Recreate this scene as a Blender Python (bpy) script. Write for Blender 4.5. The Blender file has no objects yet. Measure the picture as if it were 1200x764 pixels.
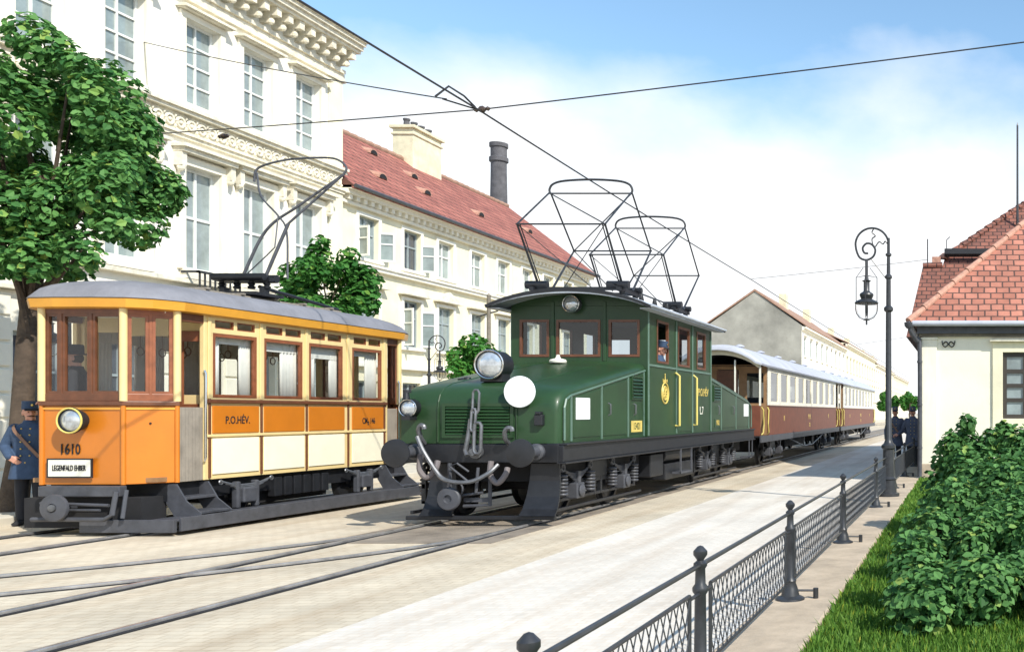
import bpy, bmesh, math, random
import numpy as np
from mathutils import Vector, Matrix
R = math.radians
PI = math.pi
random.seed(7)
scn = bpy.context.scene
col = scn.collection
H = 1.65            # eye height
F = 1100.0          # focal length in photo pixels (1200 wide)
def V(*a): return Vector(a)
X_, Y_, Z_ = V(1, 0, 0), V(0, 1, 0), V(0, 0, 1)

# ------------------------------------------------------------------ materials
def mat(name, c, rough=.6, metal=0., var=.12, vscale=3., bump=0., bscale=40., spec=.5, dirt=0., coat=0., streak=0, setts=None):
    m = bpy.data.materials.new(name); m.use_nodes = True
    nt = m.node_tree; b = nt.nodes['Principled BSDF']
    b.inputs['Roughness'].default_value = rough
    b.inputs['Metallic'].default_value = metal
    b.inputs['Specular IOR Level'].default_value = spec
    if coat: b.inputs['Coat Weight'].default_value = coat; b.inputs['Coat Roughness'].default_value = .15
    tc = nt.nodes.new('ShaderNodeTexCoord')
    n = nt.nodes.new('ShaderNodeTexNoise'); n.inputs['Scale'].default_value = vscale
    n.inputs['Detail'].default_value = 7; n.inputs['Roughness'].default_value = .65
    nt.links.new(tc.outputs['Object'], n.inputs['Vector'])
    r = nt.nodes.new('ShaderNodeValToRGB')
    r.color_ramp.elements[0].position = .3; r.color_ramp.elements[1].position = .7
    r.color_ramp.elements[0].color = (*[max(0, x * (1 - var)) for x in c], 1)
    r.color_ramp.elements[1].color = (*[min(1, x * (1 + var)) for x in c], 1)
    nt.links.new(n.outputs['Fac'], r.inputs['Fac'])
    out = r.outputs['Color']
    if dirt:
        n2 = nt.nodes.new('ShaderNodeTexNoise'); n2.inputs['Scale'].default_value = vscale * 4.3; n2.inputs['Detail'].default_value = 9
        n2.inputs['Roughness'].default_value = .75
        if streak:
            mp0 = nt.nodes.new('ShaderNodeMapping'); mp0.inputs['Scale'].default_value = (1, 1, .16); nt.links.new(tc.outputs['Object'], mp0.inputs['Vector']); nt.links.new(mp0.outputs[0], n2.inputs['Vector'])
        else: nt.links.new(tc.outputs['Object'], n2.inputs['Vector'])
        r2 = nt.nodes.new('ShaderNodeValToRGB')
        r2.color_ramp.elements[0].position = .55; r2.color_ramp.elements[1].position = .75
        r2.color_ramp.elements[0].color = (0, 0, 0, 1); r2.color_ramp.elements[1].color = (dirt, dirt, dirt, 1)
        nt.links.new(n2.outputs['Fac'], r2.inputs['Fac'])
        mx = nt.nodes.new('ShaderNodeMix'); mx.data_type = 'RGBA'
        nt.links.new(r2.outputs['Color'], mx.inputs['Factor'])
        nt.links.new(out, mx.inputs[6]); mx.inputs[7].default_value = (c[0] * .45 + .02, c[1] * .43 + .018, c[2] * .4 + .014, 1)
        out = mx.outputs[2]
    if setts:
        sw, sh, jd = setts
        br = nt.nodes.new('ShaderNodeTexBrick'); br.inputs['Scale'].default_value = 1; br.inputs['Brick Width'].default_value = sw; br.inputs['Row Height'].default_value = sh
        br.inputs['Mortar Size'].default_value = .014; br.inputs['Mortar Smooth'].default_value = .9; br.inputs['Bias'].default_value = 0
        br.inputs['Color1'].default_value = (1.04, 1.03, 1.02, 1); br.inputs['Color2'].default_value = (.93, .92, .91, 1); br.inputs['Mortar'].default_value = (jd, jd * .95, jd * .9, 1)
        wz = nt.nodes.new('ShaderNodeTexNoise'); wz.inputs['Scale'].default_value = 3; nt.links.new(tc.outputs['Object'], wz.inputs['Vector'])
        wa = nt.nodes.new('ShaderNodeVectorMath'); wa.operation = 'MULTIPLY_ADD'; wa.inputs[1].default_value = (.09, .09, 0)
        nt.links.new(wz.outputs['Color'], wa.inputs[0]); nt.links.new(tc.outputs['Object'], wa.inputs[2]); nt.links.new(wa.outputs[0], br.inputs['Vector'])
        ms = nt.nodes.new('ShaderNodeMix'); ms.data_type = 'RGBA'; ms.blend_type = 'MULTIPLY'; ms.inputs['Factor'].default_value = 1
        nt.links.new(out, ms.inputs[6]); nt.links.new(br.outputs['Color'], ms.inputs[7]); out = ms.outputs[2]
        # long wheel-worn streaks along the street
        mp1 = nt.nodes.new('ShaderNodeMapping'); mp1.inputs['Scale'].default_value = (2.2, .12, 1); nt.links.new(tc.outputs['Object'], mp1.inputs['Vector'])
        nw = nt.nodes.new('ShaderNodeTexNoise'); nw.inputs['Scale'].default_value = 1; nw.inputs['Detail'].default_value = 8; nw.inputs['Roughness'].default_value = .65; nt.links.new(mp1.outputs[0], nw.inputs['Vector'])
        rw = nt.nodes.new('ShaderNodeValToRGB'); rw.color_ramp.elements[0].position = .36; rw.color_ramp.elements[1].position = .56; rw.color_ramp.elements[0].color = (.72, .63, .54, 1); rw.color_ramp.elements[1].color = (1, 1, 1, 1)
        nt.links.new(nw.outputs['Fac'], rw.inputs['Fac'])
        m2 = nt.nodes.new('ShaderNodeMix'); m2.data_type = 'RGBA'; m2.blend_type = 'MULTIPLY'; m2.inputs['Factor'].default_value = .5
        nt.links.new(out, m2.inputs[6]); nt.links.new(rw.outputs['Color'], m2.inputs[7]); out = m2.outputs[2]
    nt.links.new(out, b.inputs['Base Color'])
    if bump:
        n3 = nt.nodes.new('ShaderNodeTexNoise'); n3.inputs['Scale'].default_value = bscale; n3.inputs['Detail'].default_value = 6
        nt.links.new(tc.outputs['Object'], n3.inputs['Vector'])
        bp = nt.nodes.new('ShaderNodeBump'); bp.inputs['Strength'].default_value = bump; bp.inputs['Distance'].default_value = .02
        nt.links.new(n3.outputs['Fac'], bp.inputs['Height']); nt.links.new(bp.outputs['Normal'], b.inputs['Normal'])
    m['_out'] = 0
    return m

def glass(name, tint=(.9, .95, .95), refl=.5):
    m = bpy.data.materials.new(name); m.use_nodes = True
    nt = m.node_tree; nt.nodes.clear()
    o = nt.nodes.new('ShaderNodeOutputMaterial'); mx = nt.nodes.new('ShaderNodeMixShader')
    t = nt.nodes.new('ShaderNodeBsdfTransparent'); t.inputs['Color'].default_value = (*tint, 1)
    g = nt.nodes.new('ShaderNodeBsdfGlossy'); g.inputs['Roughness'].default_value = .03
    lw = nt.nodes.new('ShaderNodeLayerWeight'); lw.inputs['Blend'].default_value = .5
    pw = nt.nodes.new('ShaderNodeMath'); pw.operation = 'POWER'; pw.inputs[1].default_value = 3.2; nt.links.new(lw.outputs['Facing'], pw.inputs[0])
    ma = nt.nodes.new('ShaderNodeMath'); ma.operation = 'MULTIPLY_ADD'; ma.inputs[1].default_value = .8; ma.inputs[2].default_value = refl * .25; ma.use_clamp = True; nt.links.new(pw.outputs[0], ma.inputs[0])
    nt.links.new(ma.outputs[0], mx.inputs[0]); nt.links.new(t.outputs[0], mx.inputs[1]); nt.links.new(g.outputs[0], mx.inputs[2])
    nt.links.new(mx.outputs[0], o.inputs['Surface'])
    return m

def leafmat(name, a, b):
    m = bpy.data.materials.new(name); m.use_nodes = True
    nt = m.node_tree; p = nt.nodes['Principled BSDF']; p.inputs['Roughness'].default_value = .62; p.inputs['Specular IOR Level'].default_value = .25
    g = nt.nodes.new('ShaderNodeNewGeometry'); r = nt.nodes.new('ShaderNodeValToRGB')
    r.color_ramp.elements[0].color = (*a, 1); r.color_ramp.elements[1].color = (*b, 1)
    e = r.color_ramp.elements.new(.93); e.color = (b[0] * .9, b[1] * .9, b[2] * .9, 1); r.color_ramp.elements[-1].color = (b[0] * 1.9, b[1] * 1.15, b[2] * .9, 1)
    nt.links.new(g.outputs['Random Per Island'], r.inputs['Fac'])
    nt.links.new(r.outputs['Color'], p.inputs['Base Color'])
    tr = nt.nodes.new('ShaderNodeBsdfTranslucent'); nt.links.new(r.outputs['Color'], tr.inputs['Color'])
    mx = nt.nodes.new('ShaderNodeMixShader'); mx.inputs[0].default_value = .3
    o = nt.nodes['Material Output']
    nt.links.new(p.outputs[0], mx.inputs[1]); nt.links.new(tr.outputs[0], mx.inputs[2]); nt.links.new(mx.outputs[0], o.inputs['Surface'])
    return m

def tilemat(name, c1, c2, mortar, along, tw, th, slope=1.414):
    """roof tiles in courses: along = axis the courses run in"""
    m = bpy.data.materials.new(name); m.use_nodes = True
    nt = m.node_tree; p = nt.nodes['Principled BSDF']; p.inputs['Roughness'].default_value = .85
    tc = nt.nodes.new('ShaderNodeTexCoord'); s = nt.nodes.new('ShaderNodeSeparateXYZ'); cb = nt.nodes.new('ShaderNodeCombineXYZ')
    nt.links.new(tc.outputs['Object'], s.inputs[0])
    nt.links.new(s.outputs[along], cb.inputs['X'])
    mu = nt.nodes.new('ShaderNodeMath'); mu.operation = 'MULTIPLY'; mu.inputs[1].default_value = slope
    nt.links.new(s.outputs['Z'], mu.inputs[0]); nt.links.new(mu.outputs[0], cb.inputs['Y'])
    nz = nt.nodes.new('ShaderNodeTexNoise'); nz.inputs['Scale'].default_value = 2.2; nz.inputs['Detail'].default_value = 3
    nt.links.new(tc.outputs['Object'], nz.inputs['Vector'])
    va = nt.nodes.new('ShaderNodeVectorMath'); va.operation = 'MULTIPLY_ADD'
    nt.links.new(nz.outputs['Color'], va.inputs[0]); va.inputs[1].default_value = (.05, .05, 0)
    nt.links.new(cb.outputs[0], va.inputs[2])
    br = nt.nodes.new('ShaderNodeTexBrick'); br.inputs['Scale'].default_value = 1.0
    br.inputs['Brick Width'].default_value = tw; br.inputs['Row Height'].default_value = th
    br.inputs['Mortar Size'].default_value = th * .09; br.inputs['Mortar Smooth'].default_value = .2; br.inputs['Bias'].default_value = 0
    br.inputs['Color1'].default_value = (*c1, 1); br.inputs['Color2'].default_value = (*c2, 1); br.inputs['Mortar'].default_value = (*mortar, 1)
    nt.links.new(va.outputs[0], br.inputs['Vector'])
    n = nt.nodes.new('ShaderNodeTexNoise'); n.inputs['Scale'].default_value = 1.3; n.inputs['Detail'].default_value = 8; n.inputs['Roughness'].default_value = .7
    nt.links.new(tc.outputs['Object'], n.inputs['Vector'])
    r = nt.nodes.new('ShaderNodeValToRGB'); r.color_ramp.elements[0].position = .35; r.color_ramp.elements[1].position = .65
    r.color_ramp.elements[0].color = (.6, .58, .55, 1); r.color_ramp.elements[1].color = (1.1, 1.05, 1.0, 1)
    nt.links.new(n.outputs['Fac'], r.inputs['Fac'])
    mx = nt.nodes.new('ShaderNodeMix'); mx.data_type = 'RGBA'; mx.blend_type = 'MULTIPLY'; mx.inputs['Factor'].default_value = .8
    nt.links.new(br.outputs['Color'], mx.inputs[6]); nt.links.new(r.outputs['Color'], mx.inputs[7])
    nt.links.new(mx.outputs[2], p.inputs['Base Color'])
    # each course rises towards its lower edge
    bp = nt.nodes.new('ShaderNodeBump'); bp.inputs['Strength'].default_value = .8; bp.inputs['Distance'].default_value = .03; bp.invert = True
    nt.links.new(br.outputs['Fac'], bp.inputs['Height']); nt.links.new(bp.outputs['Normal'], p.inputs['Normal'])
    return m

def boardmat(name, c, axis, pitch, rough=.5):
    """vertical matchboarding: dark joints every pitch metres"""
    m = mat(name, c, rough, var=.2, vscale=4)
    nt = m.node_tree; p = nt.nodes['Principled BSDF']
    tc = nt.nodes.new('ShaderNodeTexCoord'); s = nt.nodes.new('ShaderNodeSeparateXYZ'); nt.links.new(tc.outputs['Object'], s.inputs[0])
    d = nt.nodes.new('ShaderNodeMath'); d.operation = 'DIVIDE'; d.inputs[1].default_value = pitch; nt.links.new(s.outputs[axis], d.inputs[0])
    f = nt.nodes.new('ShaderNodeMath'); f.operation = 'FRACT'; nt.links.new(d.outputs[0], f.inputs[0])
    a = nt.nodes.new('ShaderNodeMath'); a.operation = 'PINGPONG'; a.inputs[1].default_value = .5; nt.links.new(f.outputs[0], a.inputs[0])
    l = nt.nodes.new('ShaderNodeMath'); l.operation = 'SMOOTH_MIN'; l.inputs[1].default_value = .07; l.inputs[2].default_value = .02; nt.links.new(a.outputs[0], l.inputs[0])
    bp = nt.nodes.new('ShaderNodeBump'); bp.inputs['Strength'].default_value = 1; bp.inputs['Distance'].default_value = .05
    nt.links.new(l.outputs[0], bp.inputs['Height']); nt.links.new(bp.outputs['Normal'], p.inputs['Normal'])
    return m

M = dict(
    orange=mat('orange_paint', (.55, .17, .012), .38, var=.08, vscale=2, dirt=.10, coat=.3),
    fascia=mat('amber_paint', (.66, .31, .035), .4, var=.1, coat=.2),
    cream=mat('cream_paint', (.74, .57, .27), .4, var=.06, dirt=.15),
    ivory=mat('ivory_paint', (.86, .80, .62), .4, var=.05, dirt=.12),
    redwood=mat('red_varnished_wood', (.23, .075, .032), .4, var=.25, vscale=9),
    brownwood=mat('dark_varnished_wood', (.13, .048, .022), .4, var=.25, vscale=9),
    greywood=mat('weathered_grey_wood', (.25, .22, .18), .8, var=.3, vscale=12),
    tramroof=mat('grey_canvas_roof', (.20, .20, .22), .7, var=.25, vscale=1.6, bump=.3, bscale=25),
    steel=mat('grey_painted_steel', (.062, .065, .076), .5, var=.3, vscale=5, dirt=.3),
    lightsteel=mat('worn_bright_steel', (.15, .155, .165), .4, .5, var=.3, vscale=8),
    black=mat('black_iron', (.013, .014, .017), .45, var=.35, vscale=6),
    matblack=mat('soot_black', (.012, .012, .014), .8, var=.4),
    iron=mat('cast_iron_paint', (.03, .032, .036), .4, var=.35, vscale=9),
    rail=mat('rail_steel', (.38, .37, .36), .32, .6, var=.35, vscale=4),
    green=mat('bottle_green_paint', (.019, .052, .019), .42, var=.22, vscale=1.3, dirt=.35, coat=.12, spec=.35),
    greentrim=mat('grey_green_trim', (.10, .17, .13), .4, var=.2),
    gold=mat('gold_leaf_paint', (.62, .47, .12), .45, var=.15),
    yellowrail=mat('yellow_handrail_paint', (.62, .52, .14), .45),
    white=mat('white_enamel', (.80, .82, .82), .4, var=.05),
    offwhite=mat('off_white_paint', (.78, .76, .66), .5, var=.06, dirt=.1),
    coachroof=mat('pale_grey_canvas_roof', (.44, .46, .52), .7, var=.15, vscale=1.2),
    locoroof=mat('pale_roof_paint', (.42, .45, .50), .55, var=.2, vscale=2),
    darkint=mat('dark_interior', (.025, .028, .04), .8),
    woodint=mat('interior_wood', (.30, .17, .08), .6, var=.25),
    lens=mat('lamp_lens', (.55, .58, .60), .08, .6, var=.35, vscale=9),
    chrome=mat('polished_rim', (.7, .7, .68), .2, 1.),
    hose=mat('grey_rubber_hose', (.16, .14, .14), .7),
    stucco=mat('cream_stucco', (.82, .77, .64), .9, var=.12, vscale=.7, bump=.15, bscale=30, dirt=.32, streak=1),
    stuccoh=mat('pale_cottage_stucco', (.86, .81, .66), .9, var=.10, vscale=.7, bump=.15, bscale=30, dirt=.25, streak=1),
    stuccow=mat('white_stucco', (.83, .80, .71), .9, var=.12, vscale=.6, bump=.15, bscale=30, dirt=.30, streak=1),
    stuccob=mat('yellow_stucco', (.81, .75, .55), .9, var=.14, vscale=.7, bump=.15, bscale=30, dirt=.32, streak=1),
    stone=mat('weathered_cornice_stone', (.74, .69, .56), .9, var=.25, vscale=5, bump=.3, bscale=18, dirt=.45),
    stonedark=mat('dark_stained_moulding', (.16, .14, .11), .9, var=.4, vscale=5),
    shadestucco=mat('shade_toned_gable_render', (.30, .29, .25), .95, var=.4, vscale=.22, dirt=.45),  # gable's shade is put into this darker grey; the mottling is dirt
    pane=mat('window_pane', (.24, .29, .29), .06, var=.35, vscale=1.3, spec=.8),
    panedark=mat('dark_window_pane', (.05, .06, .075), .06, var=.4, vscale=1.3, spec=.8),
    winwhite=mat('white_window_frame', (.72, .73, .70), .6),
    wingrey=mat('grey_window_frame', (.30, .35, .36), .6),
    windark=mat('dark_window_frame', (.045, .037, .03), .6),
    chim=mat('yellow_chimney_render', (.70, .65, .46), .9, var=.2, vscale=2, dirt=.3),
    smoke=mat('sooty_brick_stack', (.10, .098, .105), .9, var=.35, vscale=3, bump=.4, bscale=12),
    tileB=tilemat('red_roof_tiles_street', (.44, .165, .125), (.34, .115, .09), (.14, .06, .045), 'Y', .34, .30, 1.28),
    tileR=tilemat('red_roof_tiles_house', (.50, .21, .15), (.37, .145, .10), (.10, .055, .045), 'X', .30, .22),
    tileK=tilemat('brown_roof_tiles_house', (.30, .12, .085), (.20, .085, .065), (.06, .035, .03), 'X', .27, .19),
    tileF=mat('far_brown_roof', (.33, .20, .14), .9, var=.2),
    ridge=mat('ridge_tile', (.46, .25, .18), .9, var=.3, vscale=8),
    bark=mat('bark', (.07, .05, .035), .9, var=.4, vscale=6, bump=.8, bscale=14),
    leafA=leafmat('maple_leaf', (.03, .12, .03), (.17, .38, .10)),
    leafB=leafmat('young_tree_leaf', (.025, .12, .02), (.09, .27, .05)),
    leafC=leafmat('shrub_leaf', (.028, .10, .025), (.16, .35, .10)),
    leafD=leafmat('bright_leaf', (.03, .15, .02), (.10, .29, .05)),
    grass=leafmat('grass_blade', (.06, .16, .018), (.17, .31, .045)),
    soil=mat('lawn_soil', (.07, .12, .025), .95, var=.3, vscale=3, bump=.5),
    skin=mat('skin', (.55, .27, .19), .5, var=.06),
    coat=mat('navy_wool', (.035, .065, .125), .85, var=.2, vscale=12),
    coatgrey=mat('blue_grey_wool', (.07, .085, .13), .85, var=.2, vscale=12),
    trouser=mat('charcoal_wool', (.018, .019, .025), .85, var=.2),
    leather=mat('tan_leather', (.20, .11, .07), .6),
    hair=mat('dark_hair', (.03, .018, .01), .7),
    brass=mat('brass', (.55, .40, .12), .3, 1.),
    curb=mat('sandstone_kerb', (.46, .37, .27), .9, var=.25, vscale=2.5, bump=.3, bscale=20, dirt=.25),
    curbl=mat('pale_kerb_edge', (.62, .60, .56), .9, var=.12, vscale=2),
    ground=mat('sandy_paving', (.58, .51, .39), .95, var=.20, vscale=.55, bump=.25, bscale=22, dirt=.2, setts=(.17, .115, .82)),
    road=mat('pale_limestone_road', (.66, .62, .55), .95, var=.12, vscale=.5, bump=.2, bscale=18, dirt=.22, setts=(.11, .09, .95)),
    walk=mat('pavement_stone', (.52, .48, .40), .95, var=.15, vscale=1, dirt=.15),
    ballast=mat('dark_track_gravel', (.24, .20, .155), .95, var=.4, vscale=1.6, bump=.6, bscale=30),
    globe=mat('opal_glass', (.72, .74, .74), .15, var=.05),
    wire=mat('overhead_wire', (.03, .03, .034), .5),
    curtain=mat('pale_curtain_cloth', (.74, .72, .66), .9, var=.08, vscale=5),
    porcelain=mat('brown_porcelain', (.06, .04, .03), .2),
)
M['coachbrown'] = boardmat('brown_matchboard', (.17, .055, .030), 'Y', .16, .55)
M['gateslat'] = boardmat('grey_slat_wood', (.27, .235, .19), 'Y', .06, .8)
M['glass'] = glass('window_glass', (.93, .95, .95), .22)
M['glassdark'] = glass('smoked_window_glass', (.75, .8, .82), .28)
M['glasscoach'] = glass('coach_window_glass', (.55, .6, .63), .4)
M['globeglass'] = glass('lantern_glass', (.98, .98, .98), .08)

# ------------------------------------------------------------------ mesh builder
WL = {}
class MB:
    def __init__(s): s.v = []; s.f = []
    def add(s, vs, fs):
        o = len(s.v); s.v += [Vector(p) for p in vs]; s.f += [tuple(i + o for i in f) for f in fs]; return s
    def box(s, x0, x1, y0, y1, z0, z1):
        return s.add([(x, y, z) for z in (z0, z1) for y in (y0, y1) for x in (x0, x1)],
                     [(0, 2, 3, 1), (4, 5, 7, 6), (0, 1, 5, 4), (2, 6, 7, 3), (0, 4, 6, 2), (1, 3, 7, 5)])
    def obox(s, c, u, v, w, a, b, d):
        c = Vector(c); pts = []
        for k in (-1, 1):
            for j in (-1, 1):
                for i in (-1, 1): pts.append(c + u * (i * a / 2) + v * (j * b / 2) + w * (k * d / 2))
        return s.add(pts, [(0, 2, 3, 1), (4, 5, 7, 6), (0, 1, 5, 4), (2, 6, 7, 3), (0, 4, 6, 2), (1, 3, 7, 5)])
    def loft(s, rings, cap0=True, cap1=True, closed=True):
        n = len(rings[0]); vs = [p for r in rings for p in r]; fs = []
        for k in range(len(rings) - 1):
            for i in range(n if closed else n - 1):
                j = (i + 1) % n; fs.append((k * n + i, k * n + j, (k + 1) * n + j, (k + 1) * n + i))
        if cap0: fs.append(tuple(range(n - 1, -1, -1)))
        if cap1: fs.append(tuple((len(rings) - 1) * n + i for i in range(n)))
        return s.add(vs, fs)
    def frame(s, d):
        d = Vector(d).normalized(); a = Z_ if abs(d.z) < .9 else X_
        u = d.cross(a).normalized(); return u, d.cross(u).normalized(), d
    def cyl(s, p0, p1, r0, r1=None, n=14):
        p0, p1 = Vector(p0), Vector(p1); r1 = r0 if r1 is None else r1
        u, w, d = s.frame(p1 - p0)
        ring = lambda p, r: [p + u * (r * math.cos(2 * PI * i / n)) + w * (r * math.sin(2 * PI * i / n)) for i in range(n)]
        return s.loft([ring(p0, r0), ring(p1, r1)])
    def tube(s, pts, r, n=8, r1=None):
        pts = [Vector(p) for p in pts]; rings = []; L = len(pts)
        u0 = None
        for k, p in enumerate(pts):
            d = (pts[min(k + 1, L - 1)] - pts[max(k - 1, 0)])
            if d.length < 1e-9: d = Z_
            d.normalize()
            if u0 is None: u0, _, _ = s.frame(d)
            u = (u0 - d * u0.dot(d))
            if u.length < 1e-6: u, _, _ = s.frame(d)
            u.normalize(); w = d.cross(u); u0 = u
            rr = r if r1 is None else r + (r1 - r) * k / max(1, L - 1)
            rings.append([p + u * (rr * math.cos(2 * PI * i / n)) + w * (rr * math.sin(2 * PI * i / n)) for i in range(n)])
        return s.loft(rings)
    def lathe(s, o, axis, prof, n=20):
        """prof: (radius, height along axis)"""
        o = Vector(o); u, w, d = s.frame(axis)
        return s.loft([[o + d * h + u * (max(r, 1e-4) * math.cos(2 * PI * i / n)) + w * (max(r, 1e-4) * math.sin(2 * PI * i / n)) for i in range(n)] for r, h in prof])
    def torus(s, c, axis, R0, r, n=24, m=8, a0=0, a1=2 * PI):
        c = Vector(c); u, w, d = s.frame(axis)
        full = abs(a1 - a0 - 2 * PI) < 1e-6
        k = n if full else n + 1
        return s.tube([c + u * (R0 * math.cos(a0 + (a1 - a0) * i / n)) + w * (R0 * math.sin(a0 + (a1 - a0) * i / n)) for i in range(n + 1)], r, m)
    def ell(s, c, rx, ry, rz, n=16, m=10, rot=None):
        c = Vector(c); rings = []
        for j in range(m + 1):
            t = -PI / 2 + PI * j / m; q = max(math.cos(t), 1e-3)
            ring = []
            for i in range(n):
                p = V(rx * q * math.cos(2 * PI * i / n), ry * q * math.sin(2 * PI * i / n), rz * math.sin(t))
                if rot: p = rot @ p
                ring.append(c + p)
            rings.append(ring)
        return s.loft(rings)
    def prism(s, poly, off):
        off = Vector(off); a = [Vector(p) for p in poly]
        return s.loft([a, [p + off for p in a]])
    def slab(s, O, u, v, n, U, W, holes, t):
        O = Vector(O)
        us = sorted({0, U, *[h[0] for h in holes], *[h[1] for h in holes]}); vs = sorted({0, W, *[h[2] for h in holes], *[h[3] for h in holes]})
        def solid(i, j):
            if i < 0 or j < 0 or i >= len(us) - 1 or j >= len(vs) - 1: return False
            a, b = (us[i] + us[i + 1]) / 2, (vs[j] + vs[j + 1]) / 2
            return not any(h[0] < a < h[1] and h[2] < b < h[3] for h in holes)
        idx = {}; pts = []; fs = []
        def g(i, j, k):
            if (i, j, k) not in idx:
                idx[(i, j, k)] = len(pts); pts.append(O + u * us[i] + v * vs[j] - n * (t * k))
            return idx[(i, j, k)]
        for i in range(len(us) - 1):
            for j in range(len(vs) - 1):
                if not solid(i, j): continue
                fs.append((g(i, j, 0), g(i + 1, j, 0), g(i + 1, j + 1, 0), g(i, j + 1, 0)))
                fs.append((g(i, j, 1), g(i, j + 1, 1), g(i + 1, j + 1, 1), g(i + 1, j, 1)))
                if not solid(i - 1, j): fs.append((g(i, j, 0), g(i, j + 1, 0), g(i, j + 1, 1), g(i, j, 1)))
                if not solid(i + 1, j): fs.append((g(i + 1, j, 0), g(i + 1, j, 1), g(i + 1, j + 1, 1), g(i + 1, j + 1, 0)))
                if not solid(i, j - 1): fs.append((g(i, j, 0), g(i, j, 1), g(i + 1, j, 1), g(i + 1, j, 0)))
                if not solid(i, j + 1): fs.append((g(i, j + 1, 0), g(i + 1, j + 1, 0), g(i + 1, j + 1, 1), g(i, j + 1, 1)))
        return s.add(pts, fs)
    def pieces(s):
        """far-apart pieces of this mesh, each as a builder of its own"""
        par = list(range(len(s.v)))
        def find(i):
            while par[i] != i: par[i] = par[par[i]]; i = par[i]
            return i
        for f in s.f:
            a = find(f[0])
            for i in f[1:]: par[find(i)] = a
        isl = {}
        for i in range(len(s.v)): isl.setdefault(find(i), []).append(i)
        keys = list(isl)
        if len(keys) < 2 or len(keys) > 600: return [s]
        lo = np.array([[min(s.v[i][k] for i in isl[q]) for k in range(3)] for q in keys]); hi = np.array([[max(s.v[i][k] for i in isl[q]) for k in range(3)] for q in keys])
        size = (hi - lo).max(axis=1)
        gap = np.maximum(0, np.maximum(lo[:, None] - hi[None], lo[None] - hi[:, None]))
        near = np.sqrt((gap ** 2).sum(axis=2)) <= np.maximum(.02, .5 * np.maximum(size[:, None], size[None]))
        comp = [-1] * len(keys); n = 0
        for i in range(len(keys)):
            if comp[i] >= 0: continue
            st = [i]; comp[i] = n
            while st:
                j = st.pop()
                for k in np.nonzero(near[j])[0]:
                    if comp[k] < 0: comp[k] = n; st.append(int(k))
            n += 1
        if n == 1: return [s]
        root = {q: comp[k] for k, q in enumerate(keys)}
        out = [MB() for _ in range(n)]; mp = {}
        for i in range(len(s.v)):
            c = root[find(i)]; mp[i] = (c, len(out[c].v)); out[c].v.append(s.v[i])
        for f in s.f: out[mp[f[0]][0]].f.append(tuple(mp[i][1] for i in f))
        return out
    def build(s, name, m, parent=None, loc=None, smooth=False, bevel=0., kind=None):
        if parent and name not in ('crown', 'foliage'):
            ps = s.pieces()
            if len(ps) > 1: return [p.build(name, m, parent, loc, smooth, bevel, kind) for p in ps][0]
        off = WL[parent.name] if parent else Vector(loc if loc is not None else (0, 0, 0))
        me = bpy.data.meshes.new(name)
        me.from_pydata([tuple(p - off) for p in s.v], [], s.f)
        bm = bmesh.new(); bm.from_mesh(me); bmesh.ops.recalc_face_normals(bm, faces=bm.faces); bm.to_mesh(me); bm.free()
        o = bpy.data.objects.new(name, me); col.objects.link(o)
        if isinstance(m, str): m = M[m]
        me.materials.append(m)
        if smooth:
            for p in me.polygons: p.use_smooth = True
            if smooth != 'all':
                me.set_sharp_from_angle(angle=R(38))
        if parent: o.parent = parent
        else: o.location = off
        if kind: o['kind'] = kind
        if bevel:
            b = o.modifiers.new('bevel', 'BEVEL'); b.width = bevel; b.segments = 2; b.limit_method = 'ANGLE'; b.angle_limit = R(40)
        WL[o.name] = off
        return o

def crv(pts, n=6):
    """smooth curve through points (Catmull-Rom)"""
    P_ = [Vector(p) for p in pts]; P_ = [P_[0] * 2 - P_[1]] + P_ + [P_[-1] * 2 - P_[-2]]; out = []
    for i in range(1, len(P_) - 2):
        a, b, c, d = P_[i - 1:i + 3]
        for k in range(n):
            t = k / n; out.append(.5 * ((2 * b) + (c - a) * t + (2 * a - 5 * b + 4 * c - d) * t * t + (3 * b - a - 3 * c + d) * t ** 3))
    return out + [P_[-2]]
def tag(o, label, cat, group=None):
    o['label'] = label; o['category'] = cat
    if group: o['group'] = group
    return o
def thing(name, loc, label, cat, group=None):
    o = bpy.data.objects.new(name, None); col.objects.link(o); o.location = loc; o.empty_display_size = .2
    WL[o.name] = Vector(loc); return tag(o, label, cat, group)
KIDS = {}
def copy_tree(o, loc, rz=0, scale=1., label=None):
    """a copy of a thing, its parts and their sub-parts"""
    kids = {}
    for c in col.objects:
        if c.parent: kids.setdefault(c.parent.name, []).append(c)
    def rec(a, par):
        b = a.copy(); col.objects.link(b)
        if par: b.parent = par
        for ch in kids.get(a.name, []): rec(ch, b)
        return b
    r = rec(o, None); r.location = loc; r.rotation_euler = (0, 0, rz); r.scale = (scale,) * 3
    if label: r['label'] = label
    return r

def window(parent, O, u, v, n, U, W, cols, rows, m, pane='pane', fw=.06, mw=.035, t=.05, name='window', splits=None):
    """frame with glazing bars (a part) and its glass (a sub-part)"""
    hs = []
    hsplit = splits or [k / rows for k in range(rows + 1)]
    for i in range(cols):
        for j in range(len(hsplit) - 1):
            a = fw + (U - 2 * fw) * i / cols; b = fw + (U - 2 * fw) * (i + 1) / cols
            c = fw + (W - 2 * fw) * hsplit[j]; d = fw + (W - 2 * fw) * hsplit[j + 1]
            hs.append((a + (mw / 2 if i else 0), b - (mw / 2 if i < cols - 1 else 0), c + (mw / 2 if j else 0), d - (mw / 2 if j < len(hsplit) - 2 else 0)))
    f = MB().slab(O, u, v, n, U, W, hs, t).build(name, m, parent)
    O = Vector(O)
    q = O - n * (t * .6); e = .01
    MB().add([q + u * e + v * e, q + u * (U - e) + v * e, q + u * (U - e) + v * (W - e), q + u * e + v * (W - e)], [(0, 1, 2, 3)]).build('pane', pane, f)
    return f

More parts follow.
